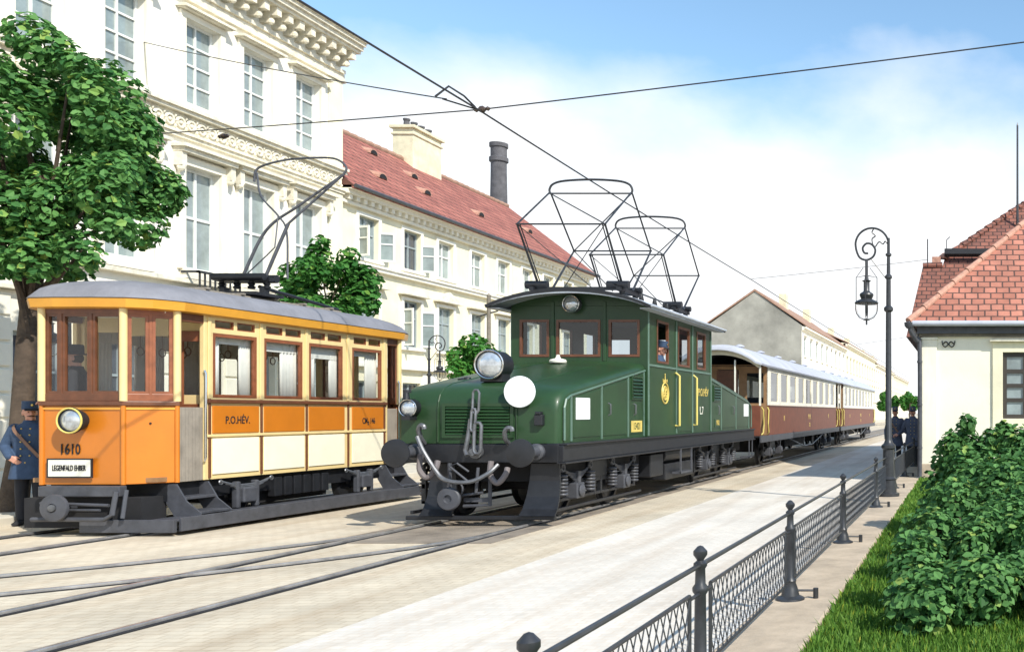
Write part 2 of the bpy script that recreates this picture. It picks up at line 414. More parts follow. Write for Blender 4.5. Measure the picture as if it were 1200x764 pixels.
def text(body, size, O, u, v, n, m, parent, name='lettering', ext=.003, sx=1.):
    c = bpy.data.curves.new(name, 'FONT'); c.body = body; c.size = size; c.align_x = 'CENTER'; c.align_y = 'CENTER'; c.extrude = ext; c.resolution_u = 3
    c.offset = size * .006
    o = bpy.data.objects.new('tmp_text', c); col.objects.link(o)
    dg = bpy.context.evaluated_depsgraph_get(); dg.update()
    me = bpy.data.meshes.new_from_object(o.evaluated_get(dg)); bpy.data.objects.remove(o)
    off = WL[parent.name]; O = Vector(O)
    for vt in me.vertices:
        p = vt.co; vt.co = O + u * (p.x * sx) + v * p.y + n * p.z - off
    me.materials.clear(); me.materials.append(M[m] if isinstance(m, str) else m)
    t = bpy.data.objects.new(name, me); col.objects.link(t); t.parent = parent; WL[t.name] = off
    return t
def at(px, py, Y): return V((px - 1130) * Y / F, Y, H - (py - 483) * Y / F)

# ------------------------------------------------------------------ world, sun, camera
SUN = V(1, -.78, 1.12).normalized()
el = math.asin(SUN.z); az = math.atan2(SUN.x, SUN.y)
w = bpy.data.worlds.new('World'); scn.world = w; w.use_nodes = True
nt = w.node_tree; bg = nt.nodes['Background']; bg.inputs['Strength'].default_value = .15
sky = nt.nodes.new('ShaderNodeTexSky'); sky.sky_type = 'NISHITA'; sky.sun_disc = False; sky.sun_elevation = el; sky.sun_rotation = az
sky.air_density = 1.0; sky.dust_density = .3; sky.ozone_density = 1.0
tc = nt.nodes.new('ShaderNodeTexCoord'); sp = nt.nodes.new('ShaderNodeSeparateXYZ'); nt.links.new(tc.outputs['Generated'], sp.inputs[0])
mp = nt.nodes.new('ShaderNodeMapping'); mp.inputs['Scale'].default_value = (1.1, 1.1, 1.9); mp.inputs['Location'].default_value = (.35, .1, .2)
nt.links.new(tc.outputs['Generated'], mp.inputs['Vector'])
n1 = nt.nodes.new('ShaderNodeTexNoise'); n1.inputs['Scale'].default_value = 1.9; n1.inputs['Detail'].default_value = 9; n1.inputs['Roughness'].default_value = .52
nt.links.new(mp.outputs[0], n1.inputs['Vector'])
# cloud cover: thick banks low down, opening to blue higher up
sub = nt.nodes.new('ShaderNodeMath'); sub.operation = 'MULTIPLY_ADD'; sub.inputs[1].default_value = -2.0; sub.inputs[2].default_value = .54
nt.links.new(sp.outputs['Z'], sub.inputs[0])
ad = nt.nodes.new('ShaderNodeMath'); ad.operation = 'ADD'; nt.links.new(n1.outputs['Fac'], ad.inputs[0]); nt.links.new(sub.outputs[0], ad.inputs[1])
cr = nt.nodes.new('ShaderNodeValToRGB'); cr.color_ramp.elements[0].position = .40; cr.color_ramp.elements[1].position = .64
nt.links.new(ad.outputs[0], cr.inputs['Fac'])
cm = nt.nodes.new('ShaderNodeMix'); cm.data_type = 'RGBA'
nt.links.new(cr.outputs['Color'], cm.inputs['Factor']); tn = nt.nodes.new('ShaderNodeMix'); tn.data_type = 'RGBA'; tn.blend_type = 'MULTIPLY'; tn.inputs['Factor'].default_value = 1; tn.inputs[7].default_value = (1.06, 1.2, 1.17, 1)
nt.links.new(sky.outputs[0], tn.inputs[6]); nt.links.new(tn.outputs[2], cm.inputs[6]); cm.inputs[7].default_value = (5.7, 5.8, 5.9, 1)
nt.links.new(cm.outputs[2], bg.inputs['Color'])
sl = bpy.data.lights.new('sun', 'SUN'); sl.energy = 4.2; sl.angle = R(.5); sl.color = (1, .95, .86)
so = bpy.data.objects.new('sun', sl); col.objects.link(so); so.rotation_euler = (-SUN).to_track_quat('-Z', 'Y').to_euler(); so.location = SUN * 60
cd = bpy.data.cameras.new('camera'); cam = bpy.data.objects.new('camera', cd); col.objects.link(cam); scn.camera = cam
cam.location = (0, 0, H); cam.rotation_euler = (R(90), 0, 0)
cd.sensor_width = 36; cd.lens = 36 * F / 1200; cd.shift_x = -530 / 1200; cd.shift_y = 101 / 1200; cd.clip_start = .05; cd.clip_end = 3000
scn.view_settings.view_transform = 'Standard'; scn.view_settings.look = 'None'; scn.view_settings.gamma = 1; scn.view_settings.use_curve_mapping = False
scn.view_settings.exposure = .45

# ------------------------------------------------------------------ ground, road, pavements
MB().box(-700, 700, -60, 1200, -.5, 0).build('ground', 'ground', kind='structure')
MB().box(-4.75, -1.62, -5, 420, -.02, .006).build('road', 'road', kind='structure')
MB().box(-60, -13.9, 2, 420, -.02, .13).build('pavement', 'walk', kind='structure', bevel=.02)
MB().box(-8.15, -5.95, 11.8, 420, -.02, .007).build('track_bed', 'ballast', kind='structure')
MB().box(-1.02, 30, -2, 60, -.2, .10).build('lawn', 'soil', kind='structure')
def rails(name, paths, label):
    t = thing(name, (paths[0][0][0], paths[0][0][1], 0), label, 'track')
    for p in paths:
        mb = MB()
        rings = []
        for k, (x, y) in enumerate(p):
            a = p[max(k - 1, 0)]; b = p[min(k + 1, len(p) - 1)]
            d = V(b[0] - a[0], b[1] - a[1], 0).normalized(); s = V(d.y, -d.x, 0); c = V(x, y, 0)
            rings.append([c - s * .027 + Z_ * -.03, c + s * .027 + Z_ * -.03, c + s * .027 + Z_ * .03, c + s * .021 + Z_ * .036, c - s * .021 + Z_ * .036, c - s * .027 + Z_ * .03])
        mb.loft(rings).build('rail', 'rail', t)
        mg = MB(); r2 = []
        for k, (x, y) in enumerate(p):   # flangeway beside the rail
            a = p[max(k - 1, 0)]; b = p[min(k + 1, len(p) - 1)]
            d = V(b[0] - a[0], b[1] - a[1], 0).normalized(); s = V(d.y, -d.x, 0); c = V(x, y, 0)
            r2.append([c - s * .05 + Z_ * -.01, c + s * .075 + Z_ * -.01, c + s * .075 + Z_ * .0105, c - s * .05 + Z_ * .0105])
        mg.loft(r2).build('flangeway', 'matblack', t)
    return t
XC = -7.05
rails('railway_track', [[(XC - .79, 1), (XC - .79, 300)], [(XC + .72, 1), (XC + .72, 300)]], 'straight railway track under the green locomotive running into the distance')
rails('tram_track', [[(-12.57, 1), (-12.57, 300)], [(-11.13, 1), (-11.13, 300)]], 'straight tram track under the orange tram')
def curve(x0, y0, x1, y1, n=24):
    return [(x0 + (x1 - x0) * (i / n) ** 1.7, y0 + (y1 - y0) * (i / n)) for i in range(n + 1)]
rails('crossover_track', [curve(XC + .70, 12.6, -12.4, 5.2), curve(XC - .80, 12.9, -13.9, 5.6)], 'curved crossover rails branching left off the railway track in the foreground')

# ------------------------------------------------------------------ TRAM
TX = -11.85; TR, TL = -10.9, -12.72
tram = thing('tram', (TX, 15.55, 0), 'orange and cream single tram with grey roof and a raised bow collector', 'tram')
def tram_end(y0, sgn):
    """platform end: y0 = front plane, sgn=+1 body lies at +Y"""
    A = [V(TL, y0 + .42 * sgn, 0), V(-12.36, y0, 0), V(-11.27, y0, 0), V(TR, y0 + .42 * sgn, 0)]
    for k in range(3):
        a, b = A[k], A[k + 1]; u = (b - a).normalized(); L = (b - a).length
        n = V(u.y, -u.x, 0)
        if sgn < 0: n = -n
        Z0, Z1 = 1.80, 3.04
        if k == 1:
            ws = [(.045, .225), (.262, .63), (.667, 1.045)]
        else:
            ws = [(.05, L / 2 - .018), (L / 2 + .018, L - .05)]
        MB().slab(a + Z_ * Z0, u, Z_, n, L, Z1 - Z0, [(p, q, .10, 1.17) for p, q in ws], .06).build('end_wall', 'brownwood' if k == 1 else 'redwood', tram, bevel=.006)
        for p, q in ws:
            window(tram, a + u * p + Z_ * (Z0 + .10) - n * .01, u, Z_, n, q - p, 1.07, 1, 1, 'brownwood' if k == 1 else 'redwood', 'glass', .035, .03, .04)
        # apron
        MB().slab(a + Z_ * .68, u, Z_, n, L, 1.06, [], .05).build('apron', 'orange', tram, bevel=.01)
        MB().obox((a + b) / 2 + Z_ * 1.77 + n * .012, u, Z_, n, L + .05, .06, .05).build('sill_rail', 'brownwood', tram, bevel=.008)
        if k != 1 or True:
            MB().obox((a + b) / 2 + Z_ * 1.70 + n * .004, u, Z_, n, L - .02, .03, .02).build('moulding', 'fascia', tram)
    for p in (A[0], A[1], A[2], A[3]):
        MB().cyl(p + Z_ * 1.80, p + Z_ * 3.04, .045, n=10).build('corner_post', 'cream', tram, smooth=True)
        MB().cyl(p + Z_ * .68, p + Z_ * 1.74, .03, n=10).build('corner_moulding', 'orange', tram, smooth=True)
    return A
FA = tram_end(12.58, 1); RA = tram_end(18.52, -1)
wins = [(13.62, 14.47), (14.62, 15.47), (15.62, 16.47), (16.72, 17.57)]
for X, n, u, right in ((TR, X_, Y_, True), (TL, -X_, Y_, False)):
    y0, y1 = 13.5, 17.68
    hs = []
    for a, b in wins:
        hs.append((a - y0, b - y0, 1.86 - .68, 2.80 - .68))
        m_ = (a + b) / 2
        hs.append((a + .04 - y0, m_ - .03 - y0, 2.87 - .68, 2.99 - .68)); hs.append((m_ + .03 - y0, b - .04 - y0, 2.87 - .68, 2.99 - .68))
    MB().slab(V(X, y0, .68), u, Z_, n, y1 - y0, 3.04 - .68, hs, .07).build('side_wall', 'cream', tram, bevel=.005)
    for i, (a, b) in enumerate(wins):
        window(tram, V(X, a, 1.86) - n * .006, u, Z_, n, b - a, .94, 1, 1, 'redwood', 'glass', .05, .03, .045)
        m_ = (a + b) / 2
        for p, q in ((a + .04, m_ - .03), (m_ + .03, b - .04)):
            window(tram, V(X, p, 2.87) - n * .008, u, Z_, n, q - p, .12, 1, 1, 'redwood', 'glass', .018, .02, .03, name='vent_window')
        if right:
            c = V(X, m_, 0)
            MB().obox(c + Z_ * 1.545 + n * .008, u, Z_, n, b - a + .04, .40, .02).build('orange_panel', 'orange', tram, bevel=.006)
            MB().obox(c + Z_ * 1.01 + n * .008, u, Z_, n, b - a + .04, .52, .02).build('ivory_panel', 'ivory', tram, bevel=.006)
    if right:
        MB().obox(V(X + .015, (y0 + y1) / 2, 1.81), u, Z_, n, y1 - y0, .055, .06).build('waist_rail', 'brownwood', tram, bevel=.01)
        MB().obox(V(X + .012, (y0 + y1) / 2, 1.31), u, Z_, n, y1 - y0, .04, .03).build('waist_strip', 'cream', tram, bevel=.008)
        mb = MB()
        for yy in (13.545, 14.545, 15.545, 16.595, 17.63): mb.box(X, X + .022, yy - .018, yy + .018, .70, 1.78)
        mb.build('batten', 'brownwood', tram, bevel=.006)
        mb = MB()
        for yy in (13.545, 14.545, 15.545, 16.595, 17.63): mb.box(X, X + .02, yy - .03, yy + .03, 1.845, 3.03)
        mb.build('window_pillar', 'cream', tram, bevel=.008)
# doorways (front 13.0-13.5, rear 17.68-18.1)
for ya, yb in ((13.05, 13.46), (17.72, 18.06)):
    MB().box(TR - .07, TR - .01, ya, yb, .68, 1.72).build('platform_gate', 'gateslat', tram, bevel=.006)
    MB().box(TL + .01, TL + .07, ya, yb, .68, 1.72).build('platform_gate', 'gateslat', tram, bevel=.006)
    MB().box(TR - .08, TR, ya, yb, 2.92, 3.04).build('door_header', 'brownwood', tram)
    MB().box(TL, TL + .08, ya, yb, 2.92, 3.04).build('door_header', 'brownwood', tram)
    MB().tube([V(TR + .03, yb - .03, .95), V(TR + .05, yb - .03, 1.0), V(TR + .05, yb - .03, 2.2), V(TR + .03, yb - .03, 2.25)], .014).build('grab_rail', 'chrome', tram, smooth=True)
for X in (TR, TL):
    s = 1 if X == TR else -1
    for yy in (13.48, 17.70): MB().box(X - .06, X + .005, yy - .03, yy + .03, .68, 3.04).build('door_post', 'cream', tram, bevel=.008)
# inner bulkheads with sliding doors (reddish wood)
for yy in (13.56, 17.60):
    MB().slab(V(TL + .08, yy, .7), X_, Z_, -Y_, 1.74, 2.34, [(.1, .48, 1.2, 2.1), (.58, 1.16, .05, 2.05), (1.26, 1.64, 1.2, 2.1)], .04).build('bulkhead', 'cream', tram)
dm = MB().slab(V(TR - .42, 13.52, .72), X_, Z_, -Y_, .36, 2.1, [(.06, .30, 1.05, 1.95)], .03)
dm.build('sliding_door', 'redwood', tram, bevel=.005)
MB().box(TL + .07, TR - .07, 12.75, 18.35, .70, .76).build('floor', 'woodint', tram)
mb = MB()
for X in (TL + .1, TR - .52): mb.box(X, X + .42, 13.7, 17.5, 1.12, 1.18); mb.box(X + (.0 if X < TX else .38), X + (.04 if X < TX else .42), 13.7, 17.5, 1.18, 1.7)
mb.build('bench', 'woodint', tram, bevel=.01)
MB().box(TL + .08, TR - .08, 12.9, 18.2, 3.01, 3.03).build('ceiling', 'offwhite', tram)
mb = MB()
for k in range(10):
    for s in (-.35, .35):
        yy = 13.9 + k * .38; mb.torus(V(TX + s, yy, 2.55), X_, .06, .008, 12, 5); mb.cyl(V(TX + s, yy, 2.61), V(TX + s, yy, 2.95), .006, n=5)
mb.build('hanging_strap', 'leather', tram)
# controller in the front cab
MB().box(-11.95, -11.72, 12.70, 12.88, .76, 1.72).build('controller', 'black', tram, bevel=.03)
mb = MB().cyl(V(-11.83, 12.79, 1.72), V(-11.83, 12.79, 1.80), .02); mb.tube([V(-11.83, 12.79, 1.8), V(-11.68, 12.82, 1.8), V(-11.68, 12.82, 1.88)], .013)
mb.build('controller_handle', 'brass', tram, smooth=True)
# pale curtains gathered at the side windows
def curtain(X, ya, yb, z0, z1):
    n = 14; L = abs(yb - ya); f = []; bk = []
    for i in range(n + 1):
        y = ya + (yb - ya) * i / n; w_ = .018 * math.sin(i * 2.1)
        f.append((X + w_, y)); bk.append((X + w_ - .004, y))
    MB().loft([[V(x, y, z) for x, y in f + bk[::-1]] for z in (z0, z1)]).build('curtain', 'curtain', tram, smooth='all')
for X in (TR - .12, TL + .12):
    for i, (a, b) in enumerate(wins):
        w1, w2 = ((.26, .20), (.16, .34), (.30, .18), (.18, .30))[i]
        curtain(X, a - .02, a + w1, 1.86, 2.80); curtain(X, b + .02, b - w2, 1.86, 2.80)
        MB().box(X - .01, X + .01, a, b, 2.66 - .05 * (i % 3), 2.83).build('roller_blind', 'curtain', tram)
# roof
def outline(grow, zz, s=0.):
    base = [V(TL, 13.0, 0), V(-12.52, 12.76, 0), V(-12.34, 12.60, 0), V(-12.1, 12.56, 0), V(-11.6, 12.56, 0), V(-11.27, 12.60, 0), V(-11.04, 12.76, 0), V(TR, 13.0, 0)]
    ys = [13.8, 14.8, 15.55, 16.3, 17.3]
    pts = base + [V(TR, y, 0) for y in ys] + [V(p.x, 31.1 - p.y, 0) for p in reversed(base)] + [V(TL, y, 0) for y in reversed(ys)]
    o = []
    for p in pts:
        dx = p.x - TX; x = TX + (dx + math.copysign(grow, dx) if abs(dx) > .3 else dx) * (1 - s)
        dy = p.y - 15.55; lim = 15.55 + math.copysign(max(abs(dy) - 1.0 * s, 0), dy) if abs(dy) > 2.1 else p.y
        y = lim + math.copysign(grow, dy) if abs(dy) > 2.6 else lim
        o.append(V(x, y, zz))
    return o
MB().loft([outline(.02, 3.035), outline(.10, 3.05), outline(.115, 3.16), outline(.09, 3.175)]).build('fascia', 'fascia', tram)
rg = [outline(.10, 3.165)]
for k in range(0, 9):
    s = (k / 8) ** 1.2 * .96; rg.append(outline(.12 if k == 0 else .10, 3.18 + .32 * math.sqrt(max(0, 1 - (1 - s) ** 2.2)), s))
MB().loft(rg).build('roof', 'tramroof', tram, smooth=True)
mb = MB()
for s in (-.28, .28): mb.box(TX + s - .03, TX + s + .03, 14.1, 17.4, 3.45, 3.52)
for y in (14.3, 15.0, 15.7, 16.4, 17.1): mb.box(TX - .35, TX + .35, y - .03, y + .03, 3.522, 3.55)
mb.build('roof_walkway', 'greywood', tram, bevel=.006)
MB().tube([V(-12.3, 12.72, 3.25), V(-12.25, 12.85, 3.42), V(-11.98, 12.85, 3.43), V(-12.0, 12.72, 3.27)], .012).build('roof_step', 'black', tram, smooth=True)
# bow collector
YB = 15.45
mb = MB()
for x in (-.62, -.2, .2, .62): mb.lathe(V(TX + x * .6, YB, 3.68), Z_, [(.05, 0), (.06, .03), (.035, .05), (.055, .08), (.035, .1), (.04, .13)], 10)
mb.box(TX - .45, TX + .45, YB - .05, YB + .05, 3.80, 3.86); mb.box(TX - .42, TX + .42, YB - .30, YB + .32, 3.551, 3.60)
for x in (-.33, .33): mb.box(TX + x - .04, TX + x + .04, YB - .06, YB + .06, 3.60, 3.70)
mb.cyl(V(TX - .42, YB + .16, 3.86), V(TX + .42, YB + .16, 3.86), .07, n=12); mb.cyl(V(TX - .42, YB - .12, 3.86), V(TX + .42, YB - .12, 3.86), .06, n=12)
mb.tube([V(TX + .1, YB + .2, 3.74), V(TX + .1, 17.6, 3.57)], .03)
mb.build('collector_base', 'black', tram, smooth=True)
bow = MB()
kl, kr = at(301, 203, YB + .35), at(402, 205, YB + .35)
bl, bm_, br_ = at(283, 327, YB), at(310, 327, YB), at(337, 327, YB)
m1, m2, m3 = at(312, 270, YB + .12), at(338, 262, YB + .12), at(326, 253, YB + .15)
bow.tube(crv([bl, m1, at(352, 240, YB + .2), kr]), .024, 8, .018)
bow.tube([bm_, m2], .026, 8); bow.tube([m2, kr], .020, 8)
bow.tube(crv([br_, at(336, 272, YB + .15), m3, at(306, 230, YB + .25), kl]), .015, 8)
bow.tube([bl, at(312, 300, YB), at(322, 290, YB), m3], .010, 6)
loop = [kl, at(298, 213, YB + .33), at(300, 200, YB + .36), at(312, 193, YB + .38), at(340, 187, YB + .4), at(380, 185, YB + .4), at(397, 188, YB + .38), at(406, 197, YB + .36), at(402, 206, YB + .35)]
bow.tube(crv(loop[1:]), .018, 8)
bow.build('bow_collector', 'steel', tram, smooth=True)
# front details
hl = MB().lathe(V(-11.83, 12.57, 1.54), -Y_, [(.10, -.02), (.13, .02), (.155, .10), (.175, .13), (.175, .16), (.15, .165), (.148, .14)], 28).build('headlight', 'matblack', tram, smooth=True)
MB().lathe(V(-11.83, 12.57, 1.54), -Y_, [(.148, .135), (.13, .155), (.08, .17), (.02, .178)], 28).build('lens', 'lens', hl, smooth=True)
MB().torus(V(-11.83, 12.405, 1.54), Y_, .163, .012, 28, 6).build('rim', 'yellowrail', hl, smooth=True)
text('1610', .20, V(-11.98, 12.572, 1.15), X_, Z_, -Y_, 'matblack', tram, 'fleet_number', sx=.72)
sb = MB().box(-12.235, -11.66, 12.53, 12.56, .79, 1.02).build('destination_board', 'offwhite', tram, bevel=.004)
MB().slab(V(-12.25, 12.529, .775), X_, Z_, -Y_, .605, .26, [(.02, .585, .02, .24)], .02).build('board_frame', 'black', sb)
text('LEGENFALD EHBER', .105, V(-11.948, 12.524, .905), X_, Z_, -Y_, 'matblack', tram, 'board_lettering', sx=.5)
text('P.O.HÉV.', .16, V(TR + .021, 14.06, 1.53), Y_, Z_, X_, 'matblack', tram, 'side_lettering', sx=.78)
text('CM₂ 146', .15, V(TR + .021, 17.15, 1.49), Y_, Z_, X_, 'matblack', tram, 'side_lettering', sx=.66)
MB().ell(V(-11.08, 12.78, 1.50), .014, .014, .014, 8, 6).build('lamp_socket', 'matblack', tram)
# underframe
MB().box(TL + .12, TR - .10, 12.95, 18.15, .42, .68).build('underframe', 'black', tram)
MB().box(-12.28, -11.2, 12.44, 12.56, .53, .67).build('bumper_beam', 'steel', tram, bevel=.012)
MB().box(-12.5, -11.2, 18.54, 18.66, .53, .67).build('bumper_beam', 'steel', tram, bevel=.012)
mb = MB().tube([V(-11.22, 12.42, .6), V(-11.22, 12.36, .30), V(-11.32, 12.36, .24), V(-12.28, 12.36, .24)], .03)
mb.tube([V(-11.12, 12.46, .62), V(-11.12, 12.40, .25)], .025); mb.tube([V(-12.2, 12.4, .45), V(-11.3, 12.4, .42)], .022); mb.tube([V(-12.2, 12.4, .36), V(-11.4, 12.38, .36)], .016)
mb.build('fender_bars', 'steel', tram, smooth=True)
bf = MB().lathe(V(-11.90, 12.30, .40), -Y_, [(.05, -.25), (.05, 0), (.175, .0), (.18, .02), (.175, .045), (.06, .06), (.055, .045)], 26).build('buffer', 'steel', tram, smooth=True)
MB().lathe(V(-11.90, 12.30, .40), -Y_, [(.05, .04), (.045, .075), (.01, .08)], 14).build('hub', 'lightsteel', bf, smooth=True)
MB().box(-12.62, -11.05, 12.6, 13.0, .1, .5).build('gear_box', 'matblack', tram)
# steps at the front door and along the side
mb = MB()
for y0, y1 in ((12.98, 13.50), (17.66, 18.12)):
    mb.box(TR - .12, TR + .14, y0, y1, .44, .48); mb.box(TR - .02, TR + .34, y0, y1, .24, .28)
mb.build('step', 'steel', tram, bevel=.008)
mb = MB()
for y in (12.97, 13.51, 17.64, 18.13):
    mb.prism([V(TR - .12, y - .012, .66), V(TR + .02, y - .012, .66), V(TR + .16, y - .012, .42), V(TR + .36, y - .012, .26), V(TR + .36, y - .012, .20), V(TR + .0, y - .012, .20), V(TR - .12, y - .012, .4)], (0, .024, 0))
mb.build('step_bracket', 'steel', tram)
mb = MB().box(-10.50, -10.46, 12.55, 18.2, .06, .24); mb.box(-11.75, -10.5, 12.46, 12.52, .05, .22)
mb.box(-10.9, -10.5, 12.53, 18.2, .19, .215)
mb.build('lifeguard_board', 'steel', tram, bevel=.006)
for ya in (14.2, 16.98):
    for X in (-12.57, -11.13):
        mb = MB(); mb.lathe(V(X - .06, ya, .42), X_, [(.10, -.02), (.12, 0), (.30, .02), (.32, 0), (.40, 0), (.42, .02), (.39, .10), (.33, .11), (.31, .07), (.13, .09), (.10, .12)], 26)
        mb.build('wheel', 'black', tram, smooth=True)
    mb = MB()
    for s in (1, -1):
        X = TX + s * .98
        mb.box(X - .08, X + .08, ya - .13, ya + .13, .30, .52)
        mb.box(X - .05, X + .05, ya - .22, ya - .15, .22, .62); mb.box(X - .05, X + .05, ya + .15, ya + .22, .22, .62)
    mb.build('axle_box', 'steel', tram, bevel=.02)
    mb = MB()
    for s in (1, -1):
        X = TX + s * 1.0
        for k in range(5):
            L = .50 - k * .09
            mb.tube([V(X, ya + L * t, .56 - k * .022 + .08 * t * t * (L / .5)) for t in (-1, -.6, -.2, .2, .6, 1)], .016, 6)
        for t in (-.5, .5): mb.torus(V(X, ya + t, .63), X_, .03, .012, 10, 5)
    mb.build('leaf_spring', 'lightsteel', tram, smooth=True)
mb = MB()
for k in range(6): mb.box(TR - .16, TR - .04, 14.9 + k * .22, 15.06 + k * .22, .32, .62)
mb.build('resistor_box', 'black', tram, bevel=.01)
MB().box(TX - .7, TX + .7, 14.85, 16.4, .22, .5).build('traction_gear', 'matblack', tram)

# ------------------------------------------------------------------ LOCOMOTIVE
loco = thing('electric_locomotive', (XC, 19.8, 0), 'dark green steeple cab electric locomotive with two raised diamond pantographs', 'locomotive')
def RYF(y): return 21.5 + (17.2 - y) * 1.22
def hood(sg):
    prof = [(13.60, 1.10, 1.70), (13.615, 1.135, 1.79), (13.66, 1.165, 1.88), (13.77, 1.19, 1.965), (13.95, 1.20, 2.03), (14.3, 1.20, 2.09), (15.7, 1.20, 2.31), (17.2, 1.20, 2.54)]
    rings = []
    for y, w_, zs in prof:
        half = [V(w_, 0, 1.2), V(w_, 0, zs - .13)]
        for a in (20, 45, 70): half.append(V(w_ - .13 + .13 * math.cos(R(a)), 0, zs - .13 + .13 * math.sin(R(a))))
        half += [V(w_ - .13, 0, zs), V(.55 * w_, 0, zs + .035), V(.2 * w_, 0, zs + .05)]
        ring = half + [V(-p.x, 0, p.z) for p in reversed(half)]
        rings.append([V(XC + p.x, y if sg > 0 else RYF(y), p.z) for p in ring])
    return MB().loft(rings).build('hood', 'green', loco, smooth=True)
hood(1); hood(-1)
CY0, CY1 = 17.2, 21.5; CW = 1.25
def zhood(y): return 2.03 + (y - 13.95) * (2.54 - 2.03) / 3.25
# cab
fw = [(-8.13, -7.62), (-7.46, -6.68), (-6.50, -5.96)]
for yy, n in ((CY0, -Y_), (CY1, Y_)):
    hs = [(a - (XC - CW), b - (XC - CW), 2.68 - 1.2, 3.33 - 1.2) for a, b in fw]
    MB().slab(V(XC - CW, yy, 1.2), X_, Z_, n, 2 * CW, 2.40, hs, .06).build('cab_end_wall', 'green', loco, bevel=.006)
    for a, b in fw:
        window(loco, V(a - .015, yy, 2.665) + n * .012, X_, Z_, n, b - a + .03, .68, 1, 1, 'brownwood', 'glassdark', .045, .03, .05)
    arch = [V(XC + CW * math.sin(t) / math.sin(.72), yy, 3.60 + .22 * (math.cos(t) - math.cos(.72)) / (1 - math.cos(.72))) for t in [-.72 + 1.44 * i / 16 for i in range(17)]]
    MB().prism(arch, n * -.06).build('cab_gable', 'green', loco)
    mb = MB()
    for x in (-7.54, -6.59): mb.box(x - .03, x + .03, yy - (.02 if n.y < 0 else 0), yy + (.0 if n.y < 0 else .02), 2.58, 3.68)
    mb.build('cab_pillar_trim', 'green', loco, bevel=.008)
sw = [(17.72, 18.38), (19.03, 19.80), (20.36, 21.02)]
for s in (1, -1):
    n = X_ * s; X = XC + CW * s
    hs = [(a - CY0 - .06, b - CY0 - .06, 2.60 - 1.2, 3.38 - 1.2) for a, b in sw]
    MB().slab(V(X, CY0 + .06, 1.2), Y_, Z_, n, CY1 - CY0 - .12, 2.40, hs, .05).build('cab_side_wall', 'green', loco, bevel=.006)
    for i, (a, b) in enumerate(sw):
        if s > 0 and i == 0:
            MB().slab(V(X + .012, a - .015, 2.585), Y_, Z_, n, b - a + .03, .81, [(.04, b - a - .01, .04, .77)], .05).build('open_window_frame', 'brownwood', loco); continue
        window(loco, V(X, a - .015, 2.585) + n * .012, Y_, Z_, n, b - a + .03, .81, 1, 1, 'brownwood', 'glass' if i == 1 else 'glassdark', .04, .03, .05)
    # seams, door outline, panels
    mb = MB()
    for y in (17.23, 18.90, 20.02, 21.47): mb.box(X - .01 if s > 0 else X - .016, X + .016 if s > 0 else X + .01, y - .025, y + .025, 1.22, 3.56)
    mb.box(min(X, X + .018 * s), max(X, X + .018 * s), CY0 + .05, CY1 - .05, 2.50, 2.54)
    mb.build('cab_seam', 'greentrim', loco, bevel=.005)
    MB().box(min(X, X + .012 * s), max(X, X + .012 * s), 18.96, 19.96, 1.26, 2.47).build('cab_door', 'green', loco, bevel=.006)
    mb = MB()
    for sg in (1, -1):
        ym = (lambda y: y) if sg > 0 else (lambda y: RYF(y))
        XH = XC + 1.2 * s
        for y in (13.96, 15.13, 16.32, 17.12):
            a, b = sorted((ym(y - .025), ym(y + .025)))
            mb.box(min(XH - .01, XH + .014 * s), max(XH - .01 if s < 0 else XH, XH + .014 * s), a, b, 1.22, zhood(y) - .12)
        # sloping top bead
        mb.tube([V(XH + .006 * s, ym(13.72), 1.24), V(XH + .006 * s, ym(13.72), 1.72), V(XH + .006 * s, ym(13.78), 1.84), V(XH + .006 * s, ym(13.95), 1.90), V(XH + .006 * s, ym(17.18), 2.41)], .018, 6)
    mb.build('hood_bead', 'greentrim', loco)
    mb = MB()
    mb.box(min(XC + 1.0 * s, XC + 1.30 * s), max(XC + 1.0 * s, XC + 1.30 * s), 13.60, 25.85, 1.17, 1.2); mb.box(min(XC + 1.18 * s, XC + 1.25 * s), max(XC + 1.18 * s, XC + 1.25 * s), 13.58, 25.9, .93, 1.168)
    mb.box(min(XC + 1.15 * s, XC + 1.29 * s), max(XC + 1.15 * s, XC + 1.29 * s), 13.58, 25.9, .90, .929)
    mb.build('side_sill', 'black', loco, bevel=.008)
XR = XC + 1.2
def hood_door(y0, y1, sg):
    ym = (lambda y: y) if sg > 0 else (lambda y: RYF(y))
    d = MB().prism([V(XR, ym(y0), 1.27), V(XR, ym(y1), 1.27), V(XR, ym(y1), zhood(y1) - .18), V(XR, ym(y0), zhood(y0) - .18)], (.012, 0, 0)).build('access_door', 'green', loco, bevel=.006)
    if y0 < 15: return d
    hy = ym(y0 + .22)
    MB().tube([V(XR + .01, hy, 1.80), V(XR + .05, hy, 1.78), V(XR + .05, hy, 1.62), V(XR + .01, hy, 1.60)], .012).build('handle', 'lightsteel', d, smooth=True)
    return d
for sg in (1, -1):
    for a, b in ((14.02, 15.08), (15.18, 16.27), (16.36, 17.08)): hood_door(a, b, sg)
def louvre(y0, y1, z0, z1, k):
    mb = MB()
    for i in range(k):
        z = z0 + (z1 - z0) * (i + .5) / k; h = (z1 - z0) / k
        mb.prism([V(XR + .012, y0, z - h * .4), V(XR + .05, y0, z - h * .4), V(XR + .012, y0, z + h * .4)], (0, y1 - y0, 0))
    mb.slab(V(XR + .034, y0 - .03, z0 - .03), Y_, Z_, X_, y1 - y0 + .06, z1 - z0 + .06, [(.03, y1 - y0 + .03, .03, z1 - z0 + .03)], .03)
    mb.build('louvre', 'green', loco)
louvre(16.48, 16.98, 1.90, 2.26, 6); louvre(21.85, 22.4, 1.93, 2.25, 5)
for y, a in ((14.36, 0), (25.1, 1)):
    MB().box(XR + .012, XR + .024, y - .26, y + .26, 1.54, 1.87).build('notice_panel', 'white', loco, bevel=.004)
